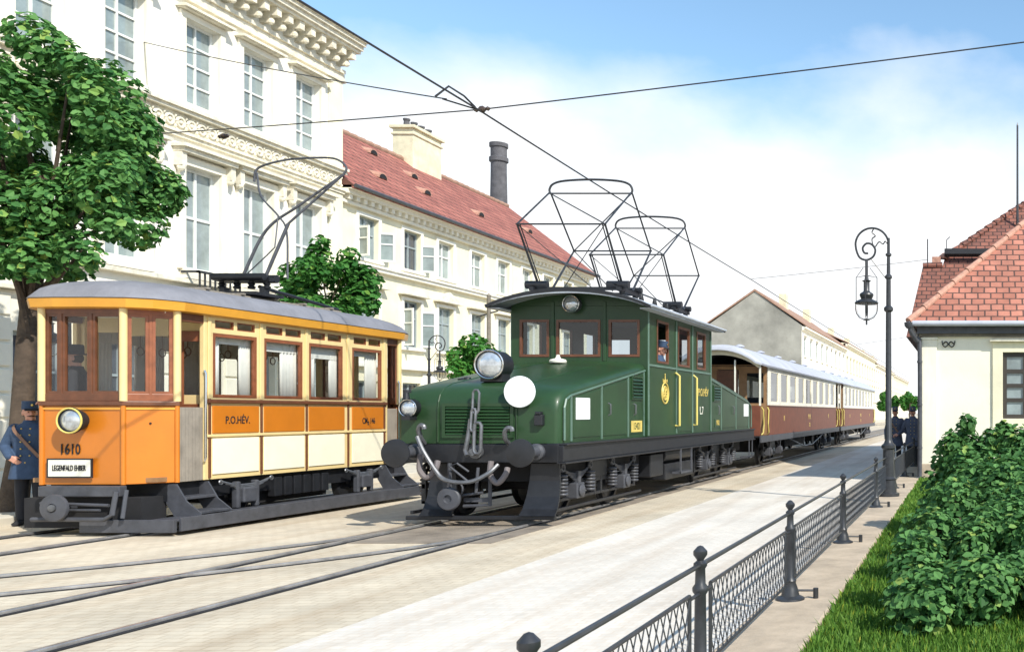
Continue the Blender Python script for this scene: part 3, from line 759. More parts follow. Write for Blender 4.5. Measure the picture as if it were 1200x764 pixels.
for y, tx in ((16.72, '13421'), (22.2, '1902')):
    pl = MB().box(XR + .012, XR + .02, y - .27, y + .27, 1.30, 1.50).build('number_plate', 'green' if y > 20 else 'gold', loco, bevel=.003)
    text(tx, .17, V(XR + .0205, y, 1.40), Y_, Z_, X_, 'gold' if y > 20 else 'green', pl, 'plate_number', sx=.85)
text('P.O.HÉV', .235, V(XC + CW + .002, 20.86, 2.08), Y_, Z_, X_, 'gold', loco, 'side_lettering', sx=.95)
text('L.7', .24, V(XC + CW + .002, 20.72, 1.68), Y_, Z_, X_, 'offwhite', loco, 'class_lettering', sx=.95)
mb = MB(); c = V(XC + CW + .006, 18.18, 2.02)
for r_ in (.13, .20): mb.torus(c, X_, r_, .016, 28, 5)
for k in range(8):
    a = 2 * PI * k / 8; mb.cyl(c + V(0, .05 * math.cos(a), .05 * math.sin(a)), c + V(0, .12 * math.cos(a), .12 * math.sin(a)), .010, n=5)
mb.ell(c, .008, .05, .06, 10, 6)
for t in (-.09, 0, .09): mb.cyl(c + V(0, t, .21), c + V(0, t * 1.4, .34 - abs(t) * .8), .014, .008, 6)
mb.tube([c + V(0, -.12, .22), c + V(0, 0, .25), c + V(0, .12, .22)], .014, 5); mb.ell(c + V(0, 0, .36), .01, .02, .02, 8, 5)
mb.build('gold_emblem', 'gold', loco)
for y in (18.86, 20.08):
    MB().tube([V(XC + CW, y, 1.38), V(XC + CW + .08, y, 1.38), V(XC + CW + .08, y, 2.38), V(XC + CW, y, 2.44)], .022, 8).build('handrail', 'yellowrail', loco, smooth=True)
# cab interior
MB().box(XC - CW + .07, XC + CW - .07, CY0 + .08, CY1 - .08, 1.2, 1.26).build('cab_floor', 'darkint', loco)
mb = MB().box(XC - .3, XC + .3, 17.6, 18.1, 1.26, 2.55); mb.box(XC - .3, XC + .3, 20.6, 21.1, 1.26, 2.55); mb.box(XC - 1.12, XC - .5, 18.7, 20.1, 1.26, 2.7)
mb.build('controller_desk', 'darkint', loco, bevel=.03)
# roof
def archring(y, hw, z0, z1, n=16, th=0):
    T = .75
    return [V(XC + hw * math.sin(t) / math.sin(T), y, z0 + (z1 - z0) * (math.cos(t) - math.cos(T)) / (1 - math.cos(T)) - th) for t in [-T + 2 * T * i / n for i in range(n + 1)]]
def archroof(ys, name, m, par, th=.05):
    rings = []
    for y, hw, z0, z1 in ys:
        up = archring(y, hw, z0, z1); dn = archring(y, hw - .02, z0, z1, th=th); rings.append(up + dn[::-1])
    return MB().loft(rings).build(name, m, par, smooth=True)
archroof([(16.68, 1.36, 3.60, 3.82), (16.74, 1.46, 3.57, 3.86), (17.3, 1.47, 3.57, 3.87), (21.4, 1.47, 3.57, 3.87), (21.9, 1.46, 3.57, 3.86), (21.96, 1.36, 3.60, 3.82)], 'roof', 'locoroof', loco)
mb = MB()
for y0 in (16.67, 21.89):
    up = archring(y0, 1.475, 3.555, 3.862); dn = archring(y0, 1.455, 3.505, 3.80)
    mb.loft([up + dn[::-1], [p + V(0, .08, 0) for p in up + dn[::-1]]])
mb.build('roof_edge_trim', 'black', loco)
mb = MB()
for s in (1, -1): mb.tube([V(XC + 1.475 * s, 16.72, 3.555), V(XC + 1.475 * s, 21.93, 3.555)], .026, 8); mb.box(XC + min(1.25 * s, 1.46 * s), XC + max(1.25 * s, 1.46 * s), 16.78, 21.86, 3.50, 3.52)
mb.build('rain_gutter', 'locoroof', loco)
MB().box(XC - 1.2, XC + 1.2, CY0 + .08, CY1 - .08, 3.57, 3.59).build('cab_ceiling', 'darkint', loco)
# lamps
def lamp(c, r, d, m='black', box=True, n=28):
    mb = MB().lathe(c, -Y_, [(r * .7, -d), (r * .98, -d * .9), (r, 0), (r * 1.06, .01), (r * 1.06, .03), (r * .92, .032), (r * .9, .01)], n)
    if box: mb.box(c.x - r * .75, c.x + r * .75, c.y + .04, c.y + d * .85, c.z - r * 1.18, c.z - r * .5)
    o = mb.build('headlamp', m, loco, smooth=True)
    MB().lathe(c, -Y_, [(r * .9, .005), (r * .8, .025), (r * .5, .045), (r * .1, .055)], n).build('lens', 'lens', o, smooth=True)
    MB().torus(c - Y_ * .03, Y_, r * .98, r * .06, n, 6).build('rim', 'chrome', o, smooth=True)
    return o
lamp(V(XC + .0, 13.95, 2.36), .215, .34)
lamp(V(-7.99, 13.50, 1.71), .125, .2, box=False); lamp(V(-7.15, 17.08, 3.62), .15, .14, 'steel', box=False)
mb = MB().cyl(V(-7.99, 13.44, 1.83), V(-7.99, 13.44, 1.93), .05, .035); mb.box(-8.05, -7.93, 13.42, 13.6, 1.54, 1.60); mb.box(-8.02, -7.96, 13.5, 13.62, 1.60, 1.84); mb.cyl(V(-7.99, 13.46, 1.93), V(-7.99, 13.46, 1.97), .055, n=12)
mb.build('lamp_bracket', 'black', loco, smooth=True)
mb = MB().box(-6.20, -6.08, 13.52, 13.61, 1.46, 1.62); mb.box(-6.18, -6.10, 13.50, 13.6, 1.62, 1.66)
mb.build('lamp_iron', 'black', loco, bevel=.01)
MB().lathe(V(-6.40, 13.52, 1.945), -Y_, [(.05, -.12), (.05, 0), (.222, 0), (.228, .008), (.222, .018), (.0, .019)], 40).build('signal_disc', 'white', loco, smooth=True)
mb = MB().lathe(V(-7.25, 16.75, 2.56), Z_, [(.14, -.03), (.15, .0), (.13, .03), (.05, .05), (.03, .09), (.035, .11), (.0, .12)], 18); mb.build('hood_vent_cap', 'offwhite', loco, smooth=True)
mb = MB().lathe(V(-7.78, 14.6, 2.14), Z_, [(.09, 0), (.09, .03), (.02, .05)], 12); mb.lathe(V(-7.7, 14.55, 2.14), Z_, [(.06, 0), (.05, .05), (.01, .06)], 12); mb.build('filler_cap', 'black', loco, smooth=True)
# hood seams over the top of the front
mb = MB()
for x in (-7.62, -6.48):
    mb.tube([V(x, 13.59, 1.22), V(x, 13.59, 1.70), V(x, 13.605, 1.80), V(x, 13.65, 1.905), V(x, 13.77, 1.997), V(x, 13.95, 2.066), V(x, 14.3, 2.126), V(x, 17.18, 2.575)], .012, 6)
mb.build('hood_seam', 'green', loco)
# front grille
mb = MB()
for i in range(9):
    z = 1.345 + i * .047
    mb.prism([V(-7.50, 13.60, z - .018), V(-7.50, 13.565, z - .018), V(-7.50, 13.60, z + .022)], (.92, 0, 0))
mb.slab(V(-7.56, 13.575, 1.28), X_, Z_, -Y_, 1.04, .50, [(.05, .99, .045, .455)], .03)
mb.build('front_grille', 'green', loco)
# beam, buffers, coupling
for yy, sg in ((13.58, -1), (25.9, 1)):
    MB().box(XC - 1.18, XC + 1.18, min(yy, yy + .12 * -sg), max(yy, yy + .12 * -sg), .92, 1.19).build('buffer_beam', 'black', loco, bevel=.01)
    for s in (-.87, .87):
        b = MB().lathe(V(XC + s, yy, 1.08), Y_ * sg, [(.12, 0), (.12, .05), (.085, .07), (.075, .30), (.05, .30), (.05, .50)], 18).build('buffer', 'steel', loco, smooth=True)
        MB().lathe(V(XC + s, yy + .46 * sg, 1.08), Y_ * sg, [(.05, 0), (.19, .03), (.20, .045), (.195, .065), (.12, .078), (.01, .082)], 32).build('buffer_head', 'black', b, smooth=True)
mb = MB()
def link(a, b, wd, r):
    a, b = Vector(a), Vector(b); mb.tube([a + V(-wd, 0, 0), b + V(-wd, 0, 0), b + V(-wd * .5, 0, -.04), b + V(wd * .5, 0, -.04), b + V(wd, 0, 0), a + V(wd, 0, 0), a + V(wd * .5, 0, .04), a + V(-wd * .5, 0, .04), a + V(-wd, 0, 0)], r, 7)
link((-7.03, 13.52, 1.93), (-7.03, 13.50, 1.68), .045, .017)
link((-7.05, 13.49, 1.66), (-7.05, 13.46, 1.42), .03, .02)
link((-6.98, 13.47, 1.46), (-6.98, 13.45, 1.10), .05, .024)
mb.tube([V(-7.10, 13.5, 1.55), V(-7.12, 13.47, 1.30), V(-7.15, 13.45, 1.1), V(-7.1, 13.4, 1.03)], .03, 8)
mb.lathe(V(-7.05, 13.58, 1.08), -Y_, [(.10, 0), (.10, .05), (.05, .06), (.05, .14)], 14)
mb.build('screw_coupling', 'lightsteel', loco, smooth=True)
mb = MB()
mb.tube(crv([V(-7.80, 13.56, 1.2), V(-7.80, 13.47, 1.28), V(-7.80, 13.42, 1.40), V(-7.76, 13.40, 1.46), V(-7.72, 13.40, 1.45), V(-7.71, 13.40, 1.41)]), .035, 8)
mb.tube(crv([V(-6.58, 13.56, 1.2), V(-6.58, 13.47, 1.26), V(-6.57, 13.42, 1.36), V(-6.53, 13.41, 1.42), V(-6.47, 13.41, 1.42), V(-6.46, 13.41, 1.38)]), .033, 8)
mb.tube(crv([V(-7.82, 13.42, 1.30), V(-7.70, 13.36, 1.10), V(-7.52, 13.32, .85), V(-7.40, 13.3, .72), V(-7.25, 13.28, .67), V(-7.05, 13.28, .66), V(-6.9, 13.3, .70), V(-6.75, 13.36, .80), V(-6.68, 13.45, .9)]), .030, 8)
mb.build('cable_hose', 'lightsteel', loco, smooth=True)
for x0, x1, zt, zb in ((-7.79, -7.55, 1.05, .80), (-6.78, -6.55, .95, .72)):
    MB().tube(crv([V(x0, 13.45, zt), V(x0, 13.42, zb + .06), V(x0 + .05, 13.40, zb - .03), V((x0 + x1) / 2, 13.4, zb - .08), V(x1 - .05, 13.40, zb - .03), V(x1, 13.42, zb + .06), V(x1, 13.46, zt - .1)]), .04, 9).build('brake_hose', 'hose', loco, smooth=True)
MB().lathe(V(-7.33, 13.36, .42), -Y_, [(.03, -.2), (.05, -.02), (.16, -.02), (.165, .02), (.15, .04), (.06, .05), (.05, .02)], 24).build('coupling_wheel', 'steel', loco, smooth=True)
mb = MB().tube([V(-7.40, 13.5, .92), V(-7.40, 13.5, .55)], .03); mb.tube([V(-6.82, 13.5, .92), V(-6.82, 13.5, .32), V(-7.2, 13.5, .30)], .028); mb.tube([V(-7.1, 13.45, .80), V(-7.25, 13.42, .92), V(-7.35, 13.4, .88), V(-7.08, 13.4, .66)], .016)
mb.torus(V(-7.28, 13.42, .55), Y_, .11, .014, 18, 6); mb.box(-7.2, -6.85, 13.5, 13.56, .36, .42); mb.tube([V(-6.95, 13.42, .86), V(-6.98, 13.42, .5)], .022); mb.tube([V(-7.28, 13.45, .45), V(-6.9, 13.45, .50)], .02)
mb.build('brake_rigging', 'steel', loco, smooth=True)
for s in (-1, 1):
    a, b = (.42, .74) if s < 0 else (.74, 1.12)
    rings = []
    for z, d in ((.90, .0), (.65, .0), (.42, -.05), (.25, -.14), (.16, -.24)):
        g = .02 + (.9 - z) * .10
        rings.append([V(XC + s * a - (g if s > 0 else -g), 13.72 + d, z), V(XC + s * b + (g * .5 if s > 0 else -g * .5), 13.72 + d, z), V(XC + s * b + (g * .5 if s > 0 else -g * .5), 13.75 + d, z), V(XC + s * a - (g if s > 0 else -g), 13.75 + d, z)])
    MB().loft(rings).build('rail_guard', 'black', loco)
MB().box(XC - 1.0, XC + 1.15, 13.52, 13.60, .10, .16).build('guard_bar', 'black', loco, bevel=.01)
# bogies
def bogie(par, cy, x, half, wb, wr, spring=True, dark='black'):
    mb = MB()
    for s in (1, -1):
        X = x + s * .93
        mb.box(X - .03, X + .03, cy - half, cy + half, .52, .60); mb.box(X - .03, X + .03, cy - half, cy + half, .30, .35)
        for y in (cy - half, cy - .15, cy + .12, cy + half - .06): mb.box(X - .035, X + .035, y, y + .06, .30, .80)
        mb.box(X - .05, X + .05, cy - .35, cy + .35, .60, .86)
        mb.box(X + s * .06 - .02, X + s * .06 + .02, cy - half - .2, cy + half + .2, .17, .22)
    mb.box(x - .85, x + .85, cy - .3, cy + .3, .4, .88)
    mb.build('bogie_frame', dark, par, bevel=.008)
    for sy in (-1, 1):
        y = cy + sy * wb
        for X in (x - .72, x + .72):
            MB().lathe(V(X - .06, y, wr + .035), X_, [(.10, -.02), (.12, 0), (wr * .72, .02), (wr * .76, 0), (wr * .96, 0), (wr + .02, .02), (wr * .97, .05), (wr * .95, .11), (wr * .78, .12), (wr * .74, .07), (.13, .09), (.1, .13)], 28).build('wheel', dark, par, smooth=True)
        mb = MB()
        for s in (1, -1):
            X = x + s * 1.0; mb.box(X - .09, X + .09, y - .14, y + .14, .32, .56); mb.lathe(V(X + s * .09, y, .44), X_ * s, [(.10, 0), (.10, .03), (.04, .05)], 14)
        mb.build('axle_box', 'steel', par, bevel=.02)
        mb = MB()
        for s in (1, -1):
            X = x + s * 1.02
            for k in range(5):
                L = .50 - k * .085; mb.tube([V(X, y + L * t, .70 - k * .024 + .09 * t * t * (L / .5)) for t in (-1, -.6, -.2, .2, .6, 1)], .017, 6)
            mb.box(X - .05, X + .05, y - .05, y + .05, .56, .74)
            if spring:
                for t in (-.52, .52):
                    for k in range(6): mb.torus(V(X, y + t, .42 + k * .055), Z_, .065, .021, 12, 6)
                    mb.torus(V(X, y + t, .82), X_, .055, .025, 12, 6)
        mb.build('leaf_spring', 'steel', par, smooth=True)
bogie(loco, 15.6, XC, 1.75, 1.0, .42); bogie(loco, 22.9, XC, 1.75, 1.0, .42)
mb = MB().box(XC + .55, XC + 1.12, 17.75, 18.5, .42, .85); mb.box(XC + .5, XC + 1.1, 18.7, 20.6, .30, .62)
mb.cyl(V(XC + .95, 18.7, .80), V(XC + .95, 20.5, .80), .16, n=16)
mb.build('equipment_box', 'black', loco, bevel=.02)
MB().box(XC - .9, XC + .9, 14.0, 25.7, .62, .92).build('main_frame', 'matblack', loco)
mb = MB().box(XC + 1.02, XC + 1.28, 25.2, 25.6, .42, .46); mb.box(XC + 1.26, XC + 1.28, 25.2, 25.24, .42, .92); mb.box(XC + 1.26, XC + 1.28, 25.56, 25.6, .42, .92); mb.box(XC + 1.02, XC + 1.28, 19.1, 19.9, .40, .44); mb.box(XC + 1.26, XC + 1.285, 19.1, 19.15, .40, .92); mb.box(XC + 1.26, XC + 1.285, 19.85, 19.9, .40, .92)
mb.build('cab_step', 'steel', loco)
# pantographs
def panto(cy, kf, kr_, top_y):
    x = -7.14
    base = MB()
    for sx in (-.8, .8):
        for y in (cy - .35, cy + .35):
            base.lathe(V(x + sx, y, 3.72), Z_, [(.06, 0), (.075, .04), (.045, .06), (.07, .10), (.045, .12), (.06, .17)], 12)
        base.box(x + sx - .04, x + sx + .04, cy - .55, cy + .55, 3.88, 3.95)
    for y in (cy - .42, cy + .42): base.box(x - .85, x + .85, y - .03, y + .03, 3.90, 3.96)
    for sx in (-1, 1): base.cyl(V(x + sx * .55, cy - .42, 4.0), V(x + sx * .95, cy - .42, 4.0), .075, n=12); base.cyl(V(x + sx * .6, cy + .42, 4.0), V(x + sx * .9, cy + .42, 4.0), .06, n=12)
    p = base.build('pantograph', 'black', loco, smooth=True)
    fr = MB(); zk = 4.98; zt = 5.83
    for s in (-1, 1):
        X = x + s * .78
        fr.tube([V(X, cy - .25, 3.97), V(X, kf, zk)], .024, 7, .018); fr.tube([V(X, cy + .25, 3.97), V(X, kr_, zk - .06)], .024, 7, .018)
        fr.tube([V(X - .05 * s, cy - .25, 3.97), V(X - .05 * s, kf, zk)], .012, 6)
        fr.tube([V(X, kf, zk), V(X, top_y - .04, zt)], .017, 7); fr.tube([V(X, kr_, zk - .06), V(X, top_y + .04, zt)], .017, 7)
    for y, z in ((kf, zk), (kr_, zk - .06)): fr.tube([V(x - .8, y, z), V(x + .8, y, z)], .016, 7)
    fr.tube([V(x - .78, top_y, zt), V(x + .78, kf, zk)], .012, 6); fr.tube([V(x + .78, top_y, zt), V(x - .78, kr_, zk - .06)], .012, 6)
    fr.tube([V(x - .78, kr_, zk - .06), V(x + .4, cy + .25, 3.97)], .010, 6); fr.tube([V(x - .78, kf, zk), V(x + .2, cy - .25, 3.97)], .008, 6)
    fr.tube([V(x + .78, kf, zk), V(x - .55, cy + .2, 3.97)], .009, 6)
    fr.build('folding_frame', 'iron', p, smooth=True)
    hd = MB(); hd.tube(crv([V(x - .78, top_y, zt), V(x - .79, top_y, zt + .08), V(x - .72, top_y, zt + .18), V(x - .5, top_y, zt + .24), V(x, top_y, zt + .265), V(x + .5, top_y, zt + .24), V(x + .72, top_y, zt + .18), V(x + .79, top_y, zt + .08), V(x + .78, top_y, zt)], 4), .022, 8)
    hd.tube([V(x - .8, top_y, zt), V(x + .8, top_y, zt)], .016, 7)
    hd.build('collector_bow', 'iron', p, smooth=True)
panto(17.75, 16.62, 19.05, 17.95); panto(21.0, 19.85, 22.5, 21.35)
mb = MB().tube([V(-6.4, 17.0, 4.0), V(-6.4, 21.3, 3.98)], .016, 6); mb.tube([V(-7.14, 18.3, 4.05), V(-7.0, 19.4, 3.99), V(-7.14, 20.5, 4.05)], .018, 6)
for y in (18.6, 19.4, 20.2): mb.lathe(V(-6.4, y, 3.74), Z_, [(.05, 0), (.06, .05), (.035, .07), (.055, .12), (.03, .24)], 10)
mb.build('roof_busbar', 'black', loco, smooth=True)

# ------------------------------------------------------------------ COACHES
def make_coach():
    c = thing('passenger_coach', (XC, 35, 0), 'brown and white passenger coach coupled directly behind the green locomotive', 'railway coach', 'coaches behind the locomotive')
    hw = 1.2; y0, y1 = 27.6, 42.3
    wn = [(27.95 + 1.585 * k, 27.95 + 1.585 * k + 1.2) for k in range(9)]
    for s in (1, -1):
        n = X_ * s; X = XC + hw * s
        MB().slab(V(X, y0, 1.86), Y_, Z_, n, y1 - y0, 1.24, [(a - y0, b - y0, .07, 1.05) for a, b in wn], .06).build('upper_side', 'offwhite', c, bevel=.006)
        MB().box(min(X - .05 * s, X + .012 * s), max(X - .05 * s, X + .012 * s), y0, y1, .97, 1.84).build('lower_side', 'coachbrown', c)
        MB().box(min(X, X + .03 * s), max(X, X + .03 * s), y0, y1, 1.835, 1.865).build('waist_moulding', 'brownwood', c)
        for a, b in wn: window(c, V(X, a, 1.93) - n * .01, Y_, Z_, n, b - a, .98, 1, 1, 'ivory', 'glasscoach', .05, .04, .04)
        MB().box(min(X - .04 * s, X + .02 * s), max(X - .04 * s, X + .02 * s), 26.55, 43.35, .77, .965).build('solebar', 'steel', c, bevel=.01)
    MB().box(XC - 1.15, XC + 1.15, 26.55, 43.35, .92, .97).build('floor', 'black', c)
    mb = MB()
    for k in range(9):
        for s in (-1, 1): mb.box(XC + s * .68 - .42, XC + s * .68 + .42, 28.2 + 1.585 * k, 28.3 + 1.585 * k, 1.0, 2.1)
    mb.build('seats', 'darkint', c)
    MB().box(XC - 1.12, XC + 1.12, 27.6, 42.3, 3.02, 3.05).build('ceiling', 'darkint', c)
    for yy, n in ((y0, -Y_), (y1, Y_)):
        MB().slab(V(XC - hw + .03, yy, .97), X_, Z_, n, 2 * hw - .06, 2.1, [(.12, .62, .95, 1.85), (.86, 1.48, .05, 1.95), (1.72, 2.22, .95, 1.85)], .05).build('end_bulkhead', 'woodint', c)
        MB().box(XC - .34, XC + .28, yy - .035, yy + .035, 1.0, 2.9).build('end_door', 'brownwood', c)
    for yp, yq, sg in ((26.58, 27.58, -1), (42.32, 43.32, 1)):
        ye = yp if sg < 0 else yq
        mb = MB()
        for s in (1, -1): mb.box(XC + s * 1.17 - .025, XC + s * 1.17 + .025, ye - .025, ye + .025, 1.84, 3.05)
        for x in (-.45, .45): mb.box(XC + x - .02, XC + x + .02, ye - .02, ye + .02, .97, 3.15)
        mb.build('platform_post', 'offwhite', c)
        mb = MB()
        mb.box(XC - 1.18, XC - .45, ye - .02, ye + .02, .97, 1.84); mb.box(XC + .45, XC + 1.18, ye - .02, ye + .02, .97, 1.84)
        mb.build('platform_dash', 'coachbrown', c)
        mb = MB()
        for s in (1, -1):
            X = XC + s * 1.19
            mb.tube([V(X, yp + .08, 1.0), V(X + .05 * s, yp + .12, 1.06), V(X + .05 * s, yp + .20, 1.3), V(X + .05 * s, yp + .12, 1.72), V(X, yp + .08, 1.80)], .018, 6)
            mb.tube([V(X, yq - .08, 1.0), V(X + .05 * s, yq - .12, 1.06), V(X + .05 * s, yq - .20, 1.3), V(X + .05 * s, yq - .12, 1.72), V(X, yq - .08, 1.80)], .018, 6)
        mb.build('platform_handrail', 'yellowrail', c)
        up = archring(ye, 1.2, 3.02, 3.50); dn = archring(ye, 1.12, 2.93, 3.30)
        MB().loft([up + dn[::-1], [p + V(0, -.03 * sg, 0) for p in up + dn[::-1]]]).build('end_valance', 'ivory', c)
    archroof([(26.35, 1.1, 3.10, 3.48), (26.42, 1.27, 3.05, 3.58), (26.9, 1.30, 3.03, 3.62), (42.9, 1.30, 3.03, 3.62), (43.42, 1.27, 3.05, 3.58), (43.5, 1.1, 3.10, 3.48)], 'roof', 'coachroof', c)
    mb = MB()
    for k in range(5):
        y = 29 + k * 3; mb.lathe(V(XC, y, 3.60), Z_, [(.09, 0), (.09, .08), (.16, .10), (.15, .13), (.03, .18)], 14)
    mb.build('roof_ventilator', 'coachroof', c, smooth=True)
    mb = MB()
    for s in (1, -1):
        X = XC + s * 1.12
        mb.tube([V(X, 31.2, .78), V(X, 34.2, .42), V(X, 36.2, .42), V(X, 39.2, .78)], .022, 6)
        for y in (34.2, 36.2): mb.box(X - .025, X + .025, y - .03, y + .03, .42, .78)
    mb.build('truss_rod', 'lightsteel', c)
    MB().box(XC - .6, XC + .6, 33.2, 37.2, .40, .76).build('battery_box', 'matblack', c, bevel=.02)
    bogie(c, 29.3, XC, 1.35, .8, .40, spring=False); bogie(c, 40.6, XC, 1.35, .8, .40, spring=False)
    for yy, sg in ((26.55, -1), (43.35, 1)):
        mb = MB()
        for s in (-.87, .87): mb.lathe(V(XC + s, yy, 1.05), Y_ * sg, [(.10, -.1), (.08, 0), (.06, .18), (.17, .2), (.17, .23), (.02, .24)], 18)
        mb.build('buffer', 'black', c, smooth=True)
    X = XC + hw + .0125
    for y, z, t, sz in ((30.0, 1.45, 'II', .24), (35.0, 1.48, 'P.H.', .26), (35.0, 1.18, '72', .2), (39.9, 1.48, 'II', .24)):
        text(t, sz, V(X, y, z), Y_, Z_, X_, 'gold', c, 'side_lettering', sx=1.4)
    return c
coach = make_coach(); coach.location.y += .45
copy_tree(coach, (XC, 35.45 + 17.5, 0), label='brown and white passenger coach at the tail end of the train')

# ------------------------------------------------------------------ OVERHEAD
def sag(a, b, s, n=18):
    a, b = Vector(a), Vector(b); return [a.lerp(b, i / n) + Z_ * (-4 * s * (i / n) * (1 - i / n)) for i in range(n + 1)]
cw = MB()
ys = [1.0, 13.9, 31.5, 62, 95, 130]
for a, b in zip(ys[:-1], ys[1:]): cw.tube(sag((-7.14, a, 6.09), (-7.14, b, 6.09), .03), .014, 6)
tag(cw.build('contact_wire', 'wire', loc=(-7.14, 14, 6.0)), 'overhead contact wire running lengthwise above the locomotive pantographs', 'wire')
sw_ = MB(); L_, Mx, Rr = V(-18, 18.5, 7.0), V(-7.14, 13.9, 6.13), V(8.0, 13.0, 7.75)
sw_.tube(sag(L_, Mx, .02), .010, 6); sw_.tube(sag(Mx, Rr, .05), .010, 6)
o = tag(sw_.build('span_wire', 'wire', loc=Mx), 'cross span wire passing over the street in front of the pantographs', 'wire')
for p, d in ((Mx, V(1, -.06, .1)), (at(262, 160, 16.4), V(1, -.3, 0)),):
    MB().lathe(p - d.normalized() * .12, d, [(.015, 0), (.035, .03), (.02, .06), (.05, .1), (.05, .14), (.02, .18), (.035, .21), (.015, .24)], 10).build('insulator', 'porcelain', o, smooth=True)
pw = MB().tube(sag(V(-18, 20.6, 9.76), V(-7.2, 13.05, 6.0), .05), .010, 6); pw.tube([V(-7.3, 12.95, 6.0), V(-7.14, 13.0, 6.16), V(-7.14, 13.4, 6.16), V(-7.14, 13.7, 6.10)], .015, 6); pw.tube([V(-7.25, 13.05, 6.0), V(-7.14, 13.75, 6.08)], .012, 6)
tag(pw.build('pull_off_wire', 'wire', loc=(-7.14, 13.05, 6.0)), 'pull off wire sloping from the tall house down to the contact wire', 'wire')
mp_ = MB().lathe(V(8.0, 13.0, 0), Z_, [(.14, 0), (.14, .4), (.09, .5), (.06, 8.0), (.08, 8.05), (.01, 8.15)], 14)
tag(mp_.build('span_pole', 'iron', loc=(8, 13, 0), smooth=True), 'dark iron pole on the lawn holding the cross span wire', 'pole')
w3 = MB().tube(sag(V(-7.14, 31.5, 6.12), V(-1.22, 31.2, 6.72), .02), .008, 6)
tag(w3.build('span_wire', 'wire', loc=(-7.14, 31.5, 6.1)), 'thin span wire from the contact wire to the mast behind the right house', 'wire')
m3_ = MB().lathe(V(-1.22, 31.2, 0), Z_, [(.09, 0), (.07, 3), (.022, 6.0), (.02, 7.4)], 10)
tag(m3_.build('mast', 'iron', loc=(-1.22, 31.2, 0), smooth=True), 'thin dark mast rising behind the left eave of the right house', 'mast')
w4 = MB().tube(sag(V(-7.14, 62, 6.12), V(-1.3, 62, 7.0), .02), .010, 6)
tag(w4.build('span_wire', 'wire', loc=(-7.14, 62, 6.1)), 'most distant span wire, crossing above the last coach', 'wire')
m4 = MB().lathe(V(-1.3, 62, 0), Z_, [(.10, 0), (.05, 7.3)], 10)
tag(m4.build('mast', 'iron', loc=(-1.3, 62, 0), smooth=True), 'distant mast hidden behind the right house carrying the farthest span wire', 'mast')

# ------------------------------------------------------------------ LEFT BUILDINGS
BX = -18.0
def cornice(mb, X, y0, y1, steps):
    for z0, z1, d in steps: mb.box(X - .3, X + d, y0, y1, z0, z1)
pal = thing('town_house', (BX, 20, 0), 'tall cream palace with a bracketed cornice and hooded windows behind the tram', 'building')
cen = [9.3, 11.1, 12.9, 14.7, 16.5, 18.25, 20.1, 22.15, 23.88, 25.7]
hw_ = .5
PY0, PY1 = 8.4, 27.1
hu = [(c - hw_ - PY0, c + hw_ - PY0, 8.78 - 4.0, 10.75 - 4.0) for c in cen]
hl_ = [(c - .52 - PY0, c + .52 - PY0, 4.95 - 4.0, 7.35 - 4.0) for c in cen]
MB().slab(V(BX, PY0, 4.0), Y_, Z_, X_, PY1 - PY0, 8.2, hu + hl_, .35).build('wall', 'stuccow', pal)
MB().slab(V(BX + .06, PY0, 0), Y_, Z_, X_, PY1 - PY0, 3.95, [(c - .55 - PY0, c + .55 - PY0, 1.0, 3.2) for c in cen], .4).build('ground_floor_wall', 'stucco', pal)
MB().box(BX - 10, BX - .36, PY0, PY1, 0, 12.3).build('house_body', 'stuccow', pal)
mb = MB()
for k in range(8): mb.box(BX + .05, BX + .10, PY0, PY1, .12 + k * .48, .52 + k * .48)
for c in cen: pass
# rustication bands are cut around windows
mb = MB()
for k in range(8):
    z0, z1 = .12 + k * .48, .54 + k * .48
    ed = [PY0] + [e for c in cen for e in (c - .62, c + .62)] + [PY1]
    for a, b in zip(ed[0::2], ed[1::2]): mb.box(BX + .05, BX + .10, a, b, z0, z1)
mb.build('rustication', 'stucco', pal, bevel=.015)
mb = MB()
cornice(mb, BX, PY0, PY1 + .1, [(11.15, 11.22, .10), (11.22, 11.40, .05), (12.0, 12.08, .52), (12.081, 12.20, .60), (12.201, 12.29, .68), (12.291, 12.36, .74)])
cornice(mb, BX, PY0, PY1 + .04, [(11.40, 11.50, .12), (11.86, 11.999, .20)])
for k in range(int((PY1 - PY0) / .42)):
    y = PY1 - .12 - k * .42
    mb.box(BX, BX + .46, y - .085, y + .085, 11.78, 11.998); mb.box(BX, BX + .26, y - .08, y + .08, 11.60, 11.779)
    mb.ell(V(BX + .24, y, 11.66), .10, .07, .10, 10, 6)
mb.build('cornice', 'stone', pal)
mb = MB()
cornice(mb, BX, PY0, PY1 + .05, [(8.58, 8.66, .22), (8.50, 8.579, .16), (8.02, 8.08, .14), (7.94, 8.019, .09)])
for k in range(int((PY1 - PY0) / .30)):
    y = PY1 - .2 - k * .30
    mb.torus(V(BX + .05, y, 8.28), X_, .105, .035, 14, 6); mb.ell(V(BX + .04, y, 8.28), .06, .045, .05, 8, 6)
    mb.ell(V(BX + .04, y + .15, 8.40), .05, .03, .05, 8, 5); mb.ell(V(BX + .04, y + .15, 8.17), .05, .03, .05, 8, 5)
mb.box(BX - .1, BX + .03, PY0, PY1, 8.081, 8.499)
mb.build('ornament_band', 'stone', pal)
mb = MB(); cornice(mb, BX, PY0, PY1 + .05, [(3.96, 4.05, .22), (4.051, 4.18, .14), (4.62, 4.72, .16)])
mb.build('string_course', 'stone', pal, bevel=.01)
mb = MB().box(BX, BX + .05, PY1 - .55, PY1 + .02, 4.19, 7.93); mb.box(BX, BX + .05, PY1 - .55, PY1 + .02, 8.67, 11.14)
mb.build('corner_pilaster', 'stuccob', pal, bevel=.01)
